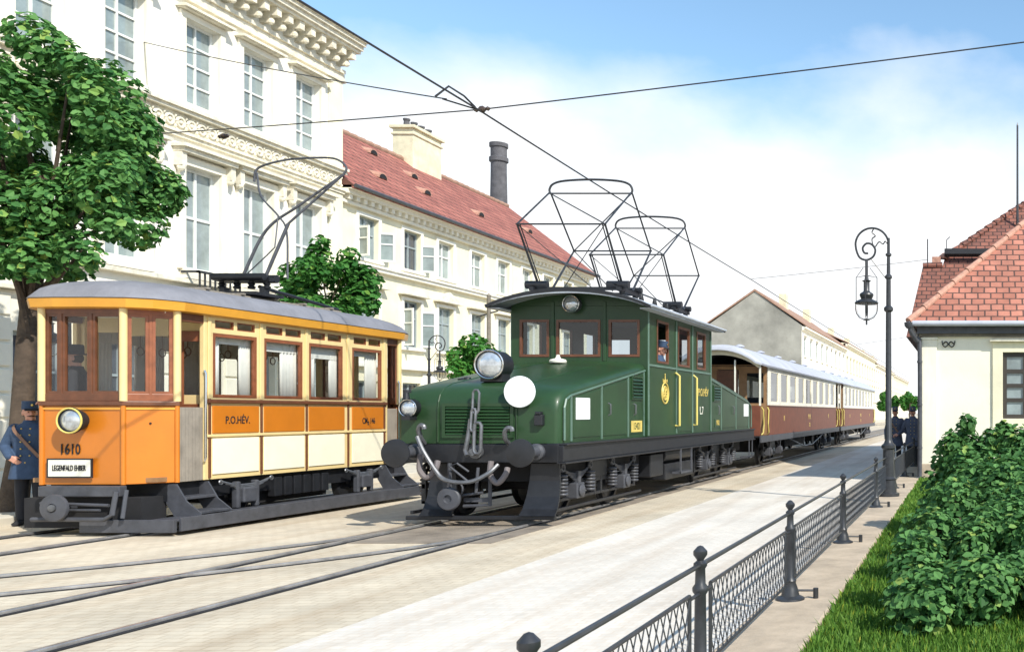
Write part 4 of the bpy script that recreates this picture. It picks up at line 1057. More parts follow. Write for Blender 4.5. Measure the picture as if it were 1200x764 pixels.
for c in cen:
    window(pal, V(BX - .14, c - hw_, 8.78), Y_, Z_, X_, 1.0, 1.97, 2, 4, 'winwhite', 'pane', .07, .045, .06)
    window(pal, V(BX - .14, c - .52, 4.95), Y_, Z_, X_, 1.04, 2.40, 2, 2, 'winwhite', 'pane', .08, .06, .06, splits=[0, .52, 1])
    window(pal, V(BX - .10, c - .55, 1.0), Y_, Z_, X_, 1.10, 2.2, 2, 3, 'wingrey', 'panedark', .08, .05, .06)
    sr = MB()
    for s in (-1, 1):
        a, b = sorted((c + s * hw_, c + s * (hw_ + .15))); sr.box(BX, BX + .07, a, b, 8.67, 10.751)
    sr.box(BX, BX + .07, c - hw_ - .15, c + hw_ + .15, 10.75 + .002, 10.90)
    sr.box(BX, BX + .15, c - hw_ - .10, c + hw_ + .10, 8.661, 8.775)
    for s in (-1, 1):
        a, b = sorted((c + s * .52, c + s * .70)); sr.box(BX, BX + .08, a, b, 4.946, 7.35)
    sr.box(BX, BX + .08, c - .70, c + .70, 7.351, 7.55); sr.box(BX, BX + .16, c - .62, c + .62, 4.73, 4.945)
    sr.build('window_surround', 'stucco', pal, bevel=.01)
    hd = MB(); hd.box(BX, BX + .26, c - .74, c + .74, 10.93, 10.99); hd.box(BX, BX + .20, c - .70, c + .70, 10.86 + .045, 10.929)
    hd.box(BX, BX + .34, c - .86, c + .86, 7.70, 7.77); hd.box(BX, BX + .26, c - .80, c + .80, 7.60, 7.699)
    for s in (-1, 1): hd.box(BX, BX + .20, c + s * .72 - .07, c + s * .72 + .07, 7.28, 7.599); hd.ell(V(BX + .12, c + s * .72, 7.25), .10, .07, .10, 10, 6)
    hd.build('window_hood', 'stone', pal)
rl = MB()   # little balcony railing under a window
for k in range(9): rl.box(BX + .42, BX + .45, 21.55 + k * .15, 21.58 + k * .15, 4.20, 4.85)
rl.box(BX + .40, BX + .47, 21.5, 22.85, 4.85, 4.90); rl.box(BX + .05, BX + .47, 21.5, 21.54, 4.85, 4.9); rl.box(BX + .05, BX + .47, 22.8, 22.84, 4.85, 4.9); rl.box(BX + .05, BX + .48, 21.45, 22.9, 4.181, 4.25)
rl.build('balcony_railing', 'iron', pal)

red = thing('town_house', (BX, 36, 0), 'yellow two storey house with a long red tiled roof and open casements', 'building')
RY0, RY1 = 27.12, 45.0
cu = [28.5, 30.75, 32.75, 34.9, 36.85, 38.85, 40.8, 42.8]
MB().slab(V(BX - .1, RY0, 0), Y_, Z_, X_, RY1 - RY0, 7.75, [(c - .48 - RY0, c + .48 - RY0, 6.28, 7.55) for c in cu] + [(c - .48 - RY0, c + .48 - RY0, 3.75, 5.28) for c in cu] + [(c - .5 - RY0, c + .5 - RY0, .9, 2.6) for c in cu], .35).build('wall', 'stuccob', red)
MB().box(BX - 8, BX - .46, RY0, RY1, 0, 7.74).build('house_body', 'stuccob', red)
mb = MB(); XB = BX - .1
cornice(mb, XB, RY0, RY1 + .15, [(7.75, 7.84, .14), (7.841, 8.0, .08), (8.0 + .001, 8.12, .30), (8.121, 8.22, .40)])
for k in range(int((RY1 - RY0) / .34)): mb.box(XB, XB + .24, RY0 + .15 + k * .34, RY0 + .30 + k * .34, 7.86, 7.999)
mb.build('cornice', 'stucco', red)
mb = MB(); cornice(mb, XB, RY0, RY1, [(5.95, 6.05, .16), (6.051, 6.12, .22), (3.02, 3.12, .18), (3.121, 3.26, .10)])
mb.build('string_course', 'stuccow', red, bevel=.01)
mb = MB()
for k in range(6):
    ed = [RY0] + [e for c in cu for e in (c - .58, c + .58)] + [RY1]
    for a, b in zip(ed[0::2], ed[1::2]): mb.box(XB - .01, XB + .04, a, b, .1 + k * .48, .53 + k * .48)
mb.build('rustication', 'stuccow', red, bevel=.015)
def casement(y, z0, z1, w_, ang, sgn):
    """a window leaf swung open into the street"""
    u = V(math.sin(ang), sgn * math.cos(ang), 0)
    n = V(u.y, -u.x, 0)
    window(red, V(XB, y, z0), u, Z_, n, w_, z1 - z0, 1, 2, 'winwhite', 'pane', .06, .04, .04, name='open_casement', splits=[0, .62, 1])
for i, c in enumerate(cu):
    dk = i in (0, 1)
    window(red, V(XB - .12, c - .48, 6.28), Y_, Z_, X_, .96, 1.27, 2, 2, 'wingrey' if dk else 'winwhite', 'panedark' if i == 1 else 'pane', .06, .05, .06, splits=[0, .62, 1])
    window(red, V(XB - .12, c - .48, 3.75), Y_, Z_, X_, .96, 1.53, 2, 2, 'wingrey', 'panedark' if i == 1 else 'pane', .06, .05, .06, splits=[0, .65, 1])
    window(red, V(XB - .12, c - .5, .9), Y_, Z_, X_, 1.0, 1.7, 2, 2, 'wingrey', 'panedark', .06, .05, .06)
    sr = MB()
    for z0, z1 in ((6.28, 7.55), (3.75, 5.28)):
        for s in (-1, 1):
            a, b = sorted((c + s * .48, c + s * .60)); sr.box(XB, XB + .05, a, b, z0, z1 + .10)
        sr.box(XB, XB + .05, c - .48, c + .48, z1 + .002, z1 + .10); sr.box(XB, XB + .12, c - .62, c + .62, z0 - .09, z0 - .002)
    sr.build('window_surround', 'stuccow', red, bevel=.008)
    hd = MB()
    if i % 3 == 2: hd.prism([V(XB, c - .72, 5.50), V(XB, c + .72, 5.50), V(XB, c, 5.82)], (.18, 0, 0))
    hd.box(XB, XB + .24, c - .76, c + .76, 5.44, 5.50 - .002)
    hd.build('window_hood', 'stone', red)
for c, z0, z1 in ((28.5, 6.3, 7.5), (30.75, 6.3, 7.5), (30.75, 3.8, 5.2)):
    casement(c + .50, z0, z1 * .96, .45, R(70), 1)
    if z0 > 6 and c < 29 or z0 < 4: casement(c - .50, z0, z1 * .96, .45, R(70), -1)
# roof: slope from eave (X -17.55) up to ridge (X -22)
RXE, RXR, RZE, RZR = BX + .36, -22.0, 8.22, 11.55
def roofz(x): return RZE + (RXE - x) * (RZR - RZE) / (RXE - RXR)
rf = MB().prism([V(RXE, RY0, RZE), V(RXR, RY0, RZR), V(-26.4, RY0, RZE), V(-26.4, RY0, RZE - .08), V(RXE, RY0, RZE - .08)], (0, RY1 + .25 - RY0, 0)).build('roof', 'tileB', red)
mb = MB()
for k in range(40): mb.cyl(V(RXR, RY0 + .02 + k * .45, RZR - .01), V(RXR, RY0 + .50 + k * .45, RZR + .015), .10, .11, 10)
mb.build('ridge_tiles', 'tileF', red)
mb = MB().tube([V(RXE + .06, RY0, RZE - .02), V(RXE + .06, RY1 + .25, RZE - .02)], .06, 8); mb.build('gutter', 'steel', red)
for px, py in ((430, 176), (440, 204), (478, 204), (493, 223), (557, 249), (615, 269)):
    # intersect the view with the slope
    dx, dz = (px - 1130) / F, (483 - py) / F
    kk = (RZR - RZE) / (RXE - RXR)
    Yv = (RZE + RXE * kk - H) / (dz + kk * dx); x = dx * Yv
    z = roofz(x)
    v = MB(); ring = lambda X, r, zz: [V(X, Yv + r * math.cos(a), zz + r * .75 * math.sin(a)) for a in [PI * i / 8 for i in range(9)]]
    v.loft([ring(x + .25, .26, z - .16), ring(x - .45, .20, z + .05)])
    d = v.build('roof_vent', 'ridge', rf)
    MB().prism([p + V(.005, 0, .0) for p in ring(x + .25, .19, z - .15)], (.012, 0, 0)).build('vent_opening', 'matblack', d)
ch = MB().box(-22.35, -21.55, 36.7, 38.7, 10.9, 12.75); ch.box(-22.45, -21.45, 36.6, 38.8, 12.751, 12.87); ch.box(-22.40, -21.50, 36.65, 38.75, 12.5, 12.58)
cho = ch.build('chimney', 'chim', rf, bevel=.015)
mb = MB()
for k in range(4): mb.lathe(V(-21.95, 36.95 + k * .5, 12.87), Z_, [(.12, 0), (.10, .22), (.13, .26), (.13, .32), (.08, .33)], 12)
mb.build('chimney_pot', 'smoke', cho)
sk = MB().lathe(V(-24.2, 48.8, 0), Z_, [(.62, 0), (.46, 10), (.38, 14.2), (.38, 14.6), (.46, 14.65), (.46, 14.85), (.39, 14.9), (.39, 15.35), (.45, 15.4), (.45, 15.6), (.30, 15.62)], 24)
tag(sk.build('smokestack', 'smoke', loc=(-24.2, 48.8, 0), smooth=True), 'tall dark round smokestack rising behind the red tiled roof', 'chimney')

def far_house(y0, y1, zc, zr, xr, label, wallm, gable=False):
    t = thing('town_house', (BX, (y0 + y1) / 2, 0), label, 'building')
    n = max(4, int((y1 - y0) / 4.2)); hs = []
    rows = [(1.0, 3.0), (4.6, 6.6), (8.0, 10.0)] if zc > 10 else [(1.0, 3.0), (4.4, 6.4)]
    cs = [y0 + (y1 - y0) * (i + .5) / n for i in range(n)]
    MB().slab(V(BX, y0, 0), Y_, Z_, X_, y1 - y0, zc, [(c - .7 - y0, c + .7 - y0, a, b) for c in cs for a, b in rows], .3).build('wall', wallm, t)
    MB().box(-28.5, BX - .32, y0 + .001, y1, 0, zc).build('house_body', 'shadestucco' if gable else wallm, t)
    if gable:
        MB().prism([V(BX - .02, y0, zc), V(xr, y0, zr), V(-28.4, y0, zc)], (0, .3, 0)).build('gable', 'shadestucco', t)  # gable end gets the grey that carries its shade
        MB().box(-28.4, BX - .02, y0 - .03, y0, 0, zc).build('gable_wall', 'shadestucco', t)
    r = MB().prism([V(BX + .5, y0 - .12, zc), V(xr, y0 - .12, zr + .3), V(-28.9, y0 - .12, zc), V(-28.9, y0 - .12, zc - .12), V(xr, y0 - .12, zr + .05), V(BX + .5, y0 - .12, zc - .12)], (0, y1 - y0 + .2, 0)).build('roof', 'tileF', t)
    for c in cs:
        for a, b in rows: window(t, V(BX - .12, c - .7, a), Y_, Z_, X_, 1.4, b - a, 2, 2, 'wingrey', 'pane', .12, .09, .06)
    mb = MB(); cornice(mb, BX, y0, y1, [(zc - .55, zc - .35, .25), (zc - .35 + .001, zc - .13, .45), (3.6, 3.85, .25)]); mb.build('cornice', 'stucco', t)
    mb = MB()
    for c in cs:
        for a, b in rows[1:]: mb.box(BX, BX + .2, c - .9, c + .9, b + .2, b + .34); mb.box(BX, BX + .15, c - .8, c + .8, a - .16, a - .03)
    mb.build('window_trim', 'stone', t)
    for k in range(2):
        y = y0 + (y1 - y0) * (.3 + .45 * k); MB().box(xr + .4, xr + 1.3, y, y + 1.6, zr - 1, zr + 1.2).build('chimney', 'chim', r)
    return t
far_house(104, 142, 11.3, 15.0, -23.2, 'distant house with a gable wall toned grey for shade behind the coaches', 'stuccow', True)
far_house(142.2, 190, 12.2, 14.5, -23.2, 'distant pale yellow terrace house next past the grey gable', 'stuccob')
far_house(190.2, 238, 11.5, 14.0, -23.2, 'distant cream terrace house in the middle of the far row', 'stucco')
far_house(238.2, 300, 11.2, 13.2, -23.2, 'farthest yellow house closing the row of facades', 'stuccob')

# ------------------------------------------------------------------ RIGHT HOUSE
rh = thing('cottage', (3.5, 26, 0), 'cream cottage with red tiled hip roof beside the lawn', 'house')
HY = 22.0; HX0, HX1 = -.98, 9.0
MB().slab(V(HX0, HY, 0), X_, Z_, -Y_, HX1 - HX0, 3.55, [(.90 - HX0, 1.95 - HX0, 1.50, 3.05)], .35).build('front_wall', 'stuccoh', rh)
MB().box(HX0, HX1, HY + .36, 40, 0, 3.55).build('house_body', 'stucco', rh)
mb = MB().box(HX0 - .02, HX0 + .34, HY - .05, HY + .3, 0, 3.34); mb.box(HX0 - .04, HX0 + .36, HY - .065, HY + .3, 3.341, 3.40); mb.build('corner_pilaster', 'stuccoh', rh, bevel=.01)
mb = MB().box(HX0 - .05, HX1, HY - .06, HY, 0, .45); mb.build('plinth', 'curb', rh, bevel=.01)
MB().slab(V(.66, HY - .05, 1.28), X_, Z_, -Y_, 1.55, 2.02, [(.24, 1.29, .22, 1.77)], .06).build('window_surround', 'stuccob', rh, bevel=.01)
mb = MB().box(.60, 2.28, HY - .16, HY, 3.301, 3.36); mb.box(.62, 2.25, HY - .15, HY, 1.18, 1.279); mb.build('window_cornice', 'stone', rh)
window(rh, V(.90, HY + .03, 1.50), X_, Z_, -Y_, 1.05, 1.55, 2, 4, 'windark', 'pane', .10, .09, .07)
mb = MB().box(HX0 - .08, HX1, HY - .10, HY, 3.42, 3.48); mb.build('frieze_moulding', 'stonedark', rh)
MB().box(HX0 - .12, HX1, HY - .17, HY + .02, 3.481, 3.66).build('eaves_soffit', 'steel', rh)
g = MB().tube([V(HX0 - .30, HY - .34, 3.70), V(HX1, HY - .34, 3.70)], .065, 10); g.tube([V(HX0 - .30, HY - .34, 3.70), V(HX0 - .30, 40, 3.70)], .06, 10); g.build('gutter', 'coachroof', rh, smooth=True)
dp = MB().tube(crv([V(HX0 - .27, HY - .30, 3.66), V(HX0 - .26, HY - .29, 3.52), V(HX0 - .12, HY - .14, 3.30), V(HX0 - .06, HY - .10, 3.12), V(HX0 - .06, HY - .10, .2), V(HX0 - .10, HY - .22, .12)], 4), .055, 10)
dp.lathe(V(HX0 - .29, HY - .32, 3.58), Z_, [(.06, 0), (.11, .06), (.12, .14)], 12)
for z in (.8, 1.8, 2.8): dp.lathe(V(HX0 - .06, HY - .10, z), Z_, [(.065, 0), (.065, .05)], 12)
dp.build('downpipe', 'steel', rh, smooth=True)
wt = MB()
for s, x in ((1, -.50), (-1, -.24)):
    wt.tube(crv([V(x, HY - .03, 3.24), V(x + .07 * s, HY - .03, 3.30), V(x + .12 * s, HY - .03, 3.24), V(x + .06 * s, HY - .03, 3.18), V(x, HY - .03, 3.22), V(x - .02 * s, HY - .03, 3.32)]), .014, 6)
wt.build('wall_scroll', 'black', rh, smooth=True)
# hip roof, 45 degrees: front slope, street slope
EX, EY, EZ = HX0 - .30, HY - .36, 3.72
d1 = 4.4
fr = MB(); A, B, Cp, D = V(EX, EY, EZ), V(9.4, EY, EZ), V(9.4, EY + d1, EZ + d1), V(EX + d1, EY + d1, EZ + d1)
E2, F2 = V(EX + d1, 34, EZ + d1), V(EX, 34, EZ)
fr.add([A, B, Cp, D, E2, F2, V(9.4, 34, EZ + d1), V(9.4, 34, EZ)], [(0, 1, 2, 3), (0, 3, 4, 5), (3, 2, 6, 4), (5, 4, 6, 7), (1, 7, 6, 2), (0, 5, 7, 1)])
rfo = fr.build('roof', 'tileR', rh)
mb = MB()
for k in range(13):
    a = A.lerp(D, k / 13 + .0) + V(-.01, -.01, .03); b = A.lerp(D, (k + 1.15) / 13) + V(-.01, -.01, .01); mb.cyl(a, b, .085, .065, 10)
mb.build('hip_tiles', 'ridge', rh)
# taller rear roof whose front slope shows above the hip
P6 = [V(-1.62, 26.2, 3.75), V(-1.26, 28.5, 6.05), V(-.66, 28.52, 6.08), V(-.60, 28.8, 6.36), V(1.75, 30.75, 8.30), V(2.1, 31.0, 8.55), V(9.4, 31.0, 8.55), V(9.4, 26.2, 3.75)]
rr = MB(); nP = len(P6)
rr.add(P6 + [V(p.x, 40, p.z) for p in P6], [tuple(range(nP)), tuple(range(2 * nP - 1, nP - 1, -1))] + [(i, (i + 1) % nP, nP + (i + 1) % nP, nP + i) for i in range(nP)])
rro = rr.build('rear_roof', 'tileK', rh)
mb = MB()
for a, b, k in ((P6[3], P6[4], 9), (P6[4], P6[5], 2)):
    for i in range(k): mb.cyl(a.lerp(b, i / k) + V(0, 0, .04), a.lerp(b, (i + 1.1) / k) + V(0, 0, .02), .11, .085, 8)
mb.cyl(P6[1] + V(0, 0, .03), P6[2] + V(0, 0, .03), .10, n=8)
mb.build('ridge_tiles', 'tileK', rh)
hb = MB().obox(V(.12, 28.58, 6.50), X_, V(0, .6, .8), V(0, -.8, .6), 1.45, .24, .15); hb.build('roof_hatch', 'matblack', rro, bevel=.02)
hb = MB().box(-.98, -.72, 28.55, 28.9, 6.1, 6.38); hb.lathe(V(-.62, 28.8, 6.35), Z_, [(.16, 0), (.16, .08), (.05, .18)], 12); hb.build('roof_vent', 'ridge', rro, bevel=.01)
MB().lathe(V(1.70, 30.0, 7.4), Z_, [(.05, 0), (.035, 1.0), (.03, 3.4), (.005, 3.5)], 8).build('lightning_rod', 'iron', rro)
MB().tube([V(-.55, 29.2, 6.6), V(-.55, 29.2, 7.0), V(-.45, 29.2, 7.1)], .015, 6).build('vent_pipe', 'iron', rro)

# ------------------------------------------------------------------ FENCE AND KERB
MB().box(-1.62, -1.05, -2, 60, -.1, .125).build('kerb_strip', 'curb', kind='structure', bevel=.02)
MB().box(-1.74, -1.622, -2, 60, -.1, .09).build('kerb_edge', 'curbl', kind='structure', bevel=.02)
fe = thing('fence', (-1.42, 12, .12), 'black iron railing with diamond mesh panels along the kerb by the lawn', 'fence')
FXx = -1.42; pst = [3.06, 5.05, 7.66, 11.0, 15.1, 18.9, 22.3, 26.5]
def fpost(y):
    MB().lathe(V(FXx, y, .12), Z_, [(.12, 0), (.115, .02), (.075, .04), (.06, .10), (.045, .14), (.05, .16), (.034, .19), (.030, .55), (.042, .57), (.042, .59), (.028, .61), (.026, .69), (.036, .705), (.036, .72), (.018, .735), (.02, .74), (.037, .765), (.037, .785), (.015, .81), (.002, .815)], 14).build('post', 'iron', fe, smooth=True)
for y in pst: fpost(y)
for y in pst[1:]:   # ground stay behind each post
    mb = MB().tube([V(FXx, y, .20), V(-1.22, y + .05, .19)], .010, 6); mb.cyl(V(-1.22, y + .05, .10), V(-1.22, y + .05, .21), .022, n=8); mb.build('ground_stay', 'iron', fe)
for a, b in zip(pst[:-1], pst[1:]):
    MB().tube([V(FXx, a, .83), V(FXx, b, .83)], .014, 8).build('top_rail', 'iron', fe, smooth=True)
    mb = MB()
    y0, y1, z0, z1 = a + .20, b - .20, .27, .70
    fr_ = [V(FXx, y0, z0), V(FXx, y1, z0), V(FXx, y1, z1), V(FXx, y0, z1)]
    for i in range(4): mb.tube([fr_[i], fr_[(i + 1) % 4]], .011, 6)
    for z in (z0 + .02, z1 - .02):
        mb.tube([V(FXx, a, z), V(FXx, y0, z)], .010, 6); mb.tube([V(FXx, y1, z), V(FXx, b, z)], .010, 6)
    st = .10; k = 0; hgt = z1 - z0; run = hgt * .62
    y = y0 - run
    while y < y1:
        for s in (1, -1):
            p = [(y, z0), (y + run, z1)] if s > 0 else [(y + run, z0), (y, z1)]
            (ya, za), (yb, zb) = p
            # clip to the panel
            t0, t1 = 0., 1.; d = yb - ya
            for lim, sg in ((y0, 1), (y1, -1)):
                fa = sg * (ya - lim); fb = sg * (yb - lim)
                if fa < 0 and fb < 0: t0 = 2
                elif fa < 0: t0 = max(t0, fa / (fa - fb))
                elif fb < 0: t1 = min(t1, fa / (fa - fb))
            if t1 - t0 > .03:
                mb.tube([V(FXx + .003 * s, ya + d * t0, za + (zb - za) * t0), V(FXx + .003 * s, ya + d * t1, za + (zb - za) * t1)], .0036, 4)
        y += st
    mb.build('mesh_panel', 'iron', fe)
mb = MB().tube([V(FXx, 26.5, .83), V(-.98, 26.7, .83)], .017, 8); mb.build('return_rail', 'iron', fe)

# ------------------------------------------------------------------ STREET LAMPS
def make_lamp():
    x, y = -1.42, 17.1
    t = thing('street_lamp', (x, y, .12), 'tall black street lamp with scrolled bracket at the mesh fence', 'street lamp', 'scroll bracket street lamps')
    px = -1.38
    MB().lathe(V(px, y, .12), Z_, [(.20, 0), (.20, .06), (.15, .08), (.14, .30), (.16, .32), (.11, .36), (.10, .85), (.13, .88), (.13, .93), (.085, .97), (.075, 1.0), (.058, 1.04), (.050, 3.35), (.085, 3.38), (.085, 3.43), (.045, 3.47), (.042, 3.95), (.065, 3.97), (.065, 4.01), (.035, 4.04), (.030, 4.36), (.055, 4.38), (.055, 4.41), (.028, 4.43), (.026, 4.70)], 18).build('pole', 'iron', t, smooth=True)
    a = MB(); cx, cz = px - .30, 4.70
    a.tube(crv([V(cx + .30 * math.cos(q), y, cz + .30 * math.sin(q)) for q in [PI * i / 14 for i in range(15)]] + [V(cx - .30 + .02, y, cz - .12), V(cx - .22, y, cz - .24), V(cx - .10, y, cz - .28), V(cx + .02, y, cz - .22), V(cx + .06, y, cz - .10), V(cx, y, cz + .0), V(cx - .10, y, cz + .02), V(cx - .17, y, cz - .06), V(cx - .14, y, cz - .15), V(cx - .07, y, cz - .16)], 3), .020, 7)
    a.tube(crv([V(cx + .02, y, cz - .02), V(cx + .0, y, cz + .10), V(cx + .06, y, cz + .16), V(cx, y, cz + .22), V(cx + .03, y, cz + .29)]), .012, 6)
    a.tube(crv([V(cx + .06, y, cz - .04), V(cx + .13, y, cz + .05), V(cx + .2, y, cz + .01), V(cx + .24, y, cz + .06), V(cx + .29, y, cz - .0)]), .012, 6)
    a.tube([V(cx - .02, y, cz - .26), V(px - .02, y, cz - .65)], .010, 6)
    a.build('scroll_bracket', 'iron', t, smooth=True)
    lx = cx - .10; 
    ln = MB(); ln.tube([V(lx, y, 4.42), V(lx, y, 4.12)], .028, 8)
    ln.lathe(V(lx, y, 3.62), Z_, [(.21, .0), (.22, .02), (.19, .05), (.10, .09), (.13, .16), (.12, .19), (.07, .22), (.055, .24), (.055, .40), (.085, .42), (.04, .44), (.03, .52)], 20)
    for s in (-1, 1):
        ln.tube([V(lx + .19 * s, y, 3.65), V(lx + .19 * s, y, 4.10), V(lx, y, 4.14)], .008, 5); ln.tube([V(lx, y + .19 * s, 3.65), V(lx, y + .19 * s, 4.10), V(lx, y, 4.14)], .008, 5); ln.tube([V(lx + .19 * s, y, 4.1), V(lx + .06 * s, y, 4.28)], .006, 5)
    lo = ln.build('lantern', 'iron', t, smooth=True)
    MB().lathe(V(lx, y, 3.60), Z_, [(.195, .02), (.20, -.06), (.18, -.15), (.13, -.22), (.05, -.26), (.005, -.27)], 20).build('glass_bowl', 'globeglass', lo, smooth=True)
    rb = MB()
    for q in (0, PI / 2, PI, 3 * PI / 2): rb.tube([V(lx + r_ * math.cos(q), y + r_ * math.sin(q), 3.60 + z) for r_, z in ((.20, .02), (.205, -.06), (.186, -.15), (.135, -.225), (.055, -.265))], .007, 5)
    rb.tube([V(lx, y, 3.32), V(lx, y, 3.24)], .018, 6); rb.tube([V(lx, y, 3.6), V(lx, y, 3.40)], .016, 6); rb.torus(V(lx, y, 3.335), Z_, .05, .012, 12, 5)
    rb.build('bowl_ribs', 'iron', lo, smooth=True)
    return t
slamp = make_lamp()
copy_tree(slamp, (-15.25, 26.8, .13), PI, .76, 'small street lamp on the far pavement in front of the yellow house')
copy_tree(slamp, (-14.72, 15.4, .13), 0, .76, 'street lamp partly hidden behind the front windows of the orange tram')
pm = MB().lathe(V(-15.5, 30.6, .13), Z_, [(.14, 0), (.13, .5), (.08, .6), (.06, 5.3), (.075, 5.32), (.01, 5.4)], 14)
pmo = tag(pm.build('catenary_mast', 'greywood', loc=(-15.5, 30.6, .13), smooth=True), 'slim grey pole with a short cross arm before the yellow house', 'pole')
MB().tube([V(-15.9, 30.6, 4.75), V(-15.2, 30.6, 4.95)], .025, 6).build('cross_arm', 'iron', pmo)

# ------------------------------------------------------------------ TREES AND PLANTS
def leaves(mb, rnd, blobs, n, size, up=.5, flat=1., inner=.55):
    vs = []; fs = []
    tot = sum(b[3] ** 2 for b in blobs)
    for cx, cy, cz, r in blobs:
        for _ in range(int(n * r * r / tot)):
            d = V(rnd.gauss(0, 1), rnd.gauss(0, 1), rnd.gauss(0, 1)).normalized()
            q = r * (inner + (1 - inner) * rnd.random() ** .5)
            p = V(cx + d.x * q, cy + d.y * q, cz + d.z * q * flat)
            nrm = (d * .7 + Z_ * up + V(rnd.uniform(-1, 1), rnd.uniform(-1, 1), rnd.uniform(-1, 1)) * .55).normalized()
            t = nrm.cross(V(rnd.uniform(-1, 1), rnd.uniform(-1, 1), rnd.uniform(-1, 1)))
            if t.length < .05: continue
            t.normalize(); b = nrm.cross(t); s = size * rnd.uniform(.6, 1.25)
            k = len(vs)
            vs += [p - t * s * .5, p - t * s * .1 + b * s * .42 + nrm * s * .10, p + t * s * .28 + b * s * .30 + nrm * s * .07, p + t * s * .58 - nrm * s * .05, p + t * s * .28 - b * s * .30 + nrm * s * .07, p - t * s * .1 - b * s * .42 + nrm * s * .10]
            fs += [(k, k + 3, k + 2, k + 1), (k, k + 5, k + 4, k + 3)]
    mb.add(vs, fs)
def crown_blobs(rnd, c, rx, ry, rz, n, r0, r1, lo=.45):
    out = []
    for _ in range(n):
        d = V(rnd.gauss(0, 1), rnd.gauss(0, 1), rnd.gauss(0, 1)).normalized(); q = lo + (1 - lo) * rnd.random() ** .6
        out.append((c[0] + d.x * rx * q, c[1] + d.y * ry * q, c[2] + d.z * rz * q, rnd.uniform(r0, r1)))
    return out
def tree(name, base, c, rx, ry, rz, nb, r0, r1, nl, ls, lm, label, cat, group=None, trunk=.2, seed=1, lo=.45, extra=()):
    rnd = random.Random(seed); t = thing(name, base, label, cat, group)
    bl = crown_blobs(rnd, c, rx, ry, rz, nb, r0, r1, lo) + list(extra)
    mb = MB(); b = Vector(base); top = V(c[0], c[1], c[2] - rz * .15)
    mb.tube([b - Z_ * .05, b.lerp(top, .15) + V(.05, .0, 0), b.lerp(top, .5) + V(-.06, .05, 0), top], trunk, 12, trunk * .45)
    mb.build('trunk', 'bark', t, smooth=True)
    lb = MB()
    for q in bl[:: max(1, len(bl) // 14)]:
        s = b.lerp(top, rnd.uniform(.45, .95)); e = V(*q[:3]); m_ = s.lerp(e, .5) + V(0, 0, -.12 * (e - s).length * .5)
        lb.tube([s, m_, e], trunk * .28, 7, trunk * .06)
    lb.build('limbs', 'bark', t, smooth=True)
    cm_ = MB(); leaves(cm_, rnd, bl, nl, ls); cm_.build('crown', lm, t)
    return t
tree('deciduous_tree', (-14.66, 14.45, .13), (-14.45, 14.7, 5.65), 1.25, 1.5, 1.9, 56, .24, .48, 19000, .115, 'leafA', 'big leafy green tree at the left edge beside the palace', 'tree', trunk=.19, seed=5, lo=.5,
     extra=[(-13.1, 14.2, 5.0, .36), (-12.9, 14.3, 5.3, .30), (-13.3, 14.3, 6.5, .32), (-13.05, 14.4, 4.55, .32), (-13.35, 14.2, 4.1, .32), (-13.9, 14.0, 3.95, .36), (-14.3, 14.0, 4.0, .36), (-14.3, 14.4, 7.4, .35), (-13.6, 14.3, 6.95, .24), (-13.2, 14.3, 6.05, .3), (-13.35, 14.2, 6.85, .2)])
tree('young_tree', (-15.6, 23.0, .13), (-15.6, 23.0, 4.6), .95, .95, 1.1, 22, .28, .45, 4200, .15, 'leafB', 'young green tree rising behind the roof of the tram', 'tree', trunk=.08, seed=9,
     extra=[(-15.8, 23.0, 5.75, .22), (-15.8, 23.0, 5.45, .3), (-15.1, 23.0, 5.45, .25), (-15.1, 23.0, 5.15, .32), (-14.8, 23.0, 4.95, .28), (-16.4, 23.0, 4.4, .3)])
tree('young_tree', (-15.2, 29.4, .13), (-15.2, 29.4, 2.95), .72, .72, .95, 18, .28, .42, 3000, .15, 'leafD', 'small bright green tree behind the locomotive bonnet', 'tree', trunk=.06, seed=12)
for i, (x, y, sd, lb) in enumerate(((-9.9, 122, 3, 'leftmost of the three distant street trees past the train'), (-7.0, 121, 4, 'middle one of the three distant street trees past the train'), (-4.9, 124, 6, 'rightmost of the three distant street trees past the train'))):
    tree('street_tree', (x, y, 0), (x, y, 3.0), 1.25, 1.25, 1.1, 16, .35, .7, 2600, .3, 'leafD', lb, 'tree', 'distant street trees', trunk=.16, seed=sd)
def shrub(base, blobs, nl, ls, label, seed):
    rnd = random.Random(seed); t = thing('shrub', base, label, 'shrub', 'shrubs on the lawn')
    st = MB()
    for q in blobs[::2]:
        e = V(*q[:3]); s = Vector(base) + V(rnd.uniform(-.3, .3) * .6 + (q[0] - base[0]) * .4, (q[1] - base[1]) * .5, 0)
        st.tube([s, s.lerp(e, .5) + V(rnd.uniform(-.1, .1), 0, .1), e], .025, 6, .008)
    st.build('stems', 'bark', t)
    f = MB(); leaves(f, rnd, blobs, nl, ls, up=.6, inner=.35); f.build('foliage', 'leafC', t)
    return t
rnd = random.Random(21)
b1 = [(x + .06, y, z, r) for x, y, z, r in [(-.05, 12.2, 1.30, .22), (-.18, 12.1, 1.05, .32), (.32, 12.0, 1.30, .18), (.28, 12.2, 1.05, .30), (.05, 11.6, .9, .38), (-.32, 12.0, .70, .30), (.55, 11.5, .85, .38), (.1, 11.0, .72, .38), (-.35, 11.4, .45, .30), (.7, 11.2, .65, .4), (-.15, 10.8, .5, .35), (.4, 10.7, .8, .36), (.45, 12.4, .6, .4), (-.02, 12.0, 1.52, .12), (.5, 11.9, 1.28, .16), (.62, 12.0, 1.35, .15), (.7, 11.8, 1.15, .25), (.95, 11.6, 1.0, .3), (.45, 12.0, 1.45, .1), (-.22, 11.9, 1.25, .16)]]
shrub((.1, 11.6, .1), b1, 8000, .09, 'taller shrub with two pointed tops before the cottage wall', 3)
b2 = []
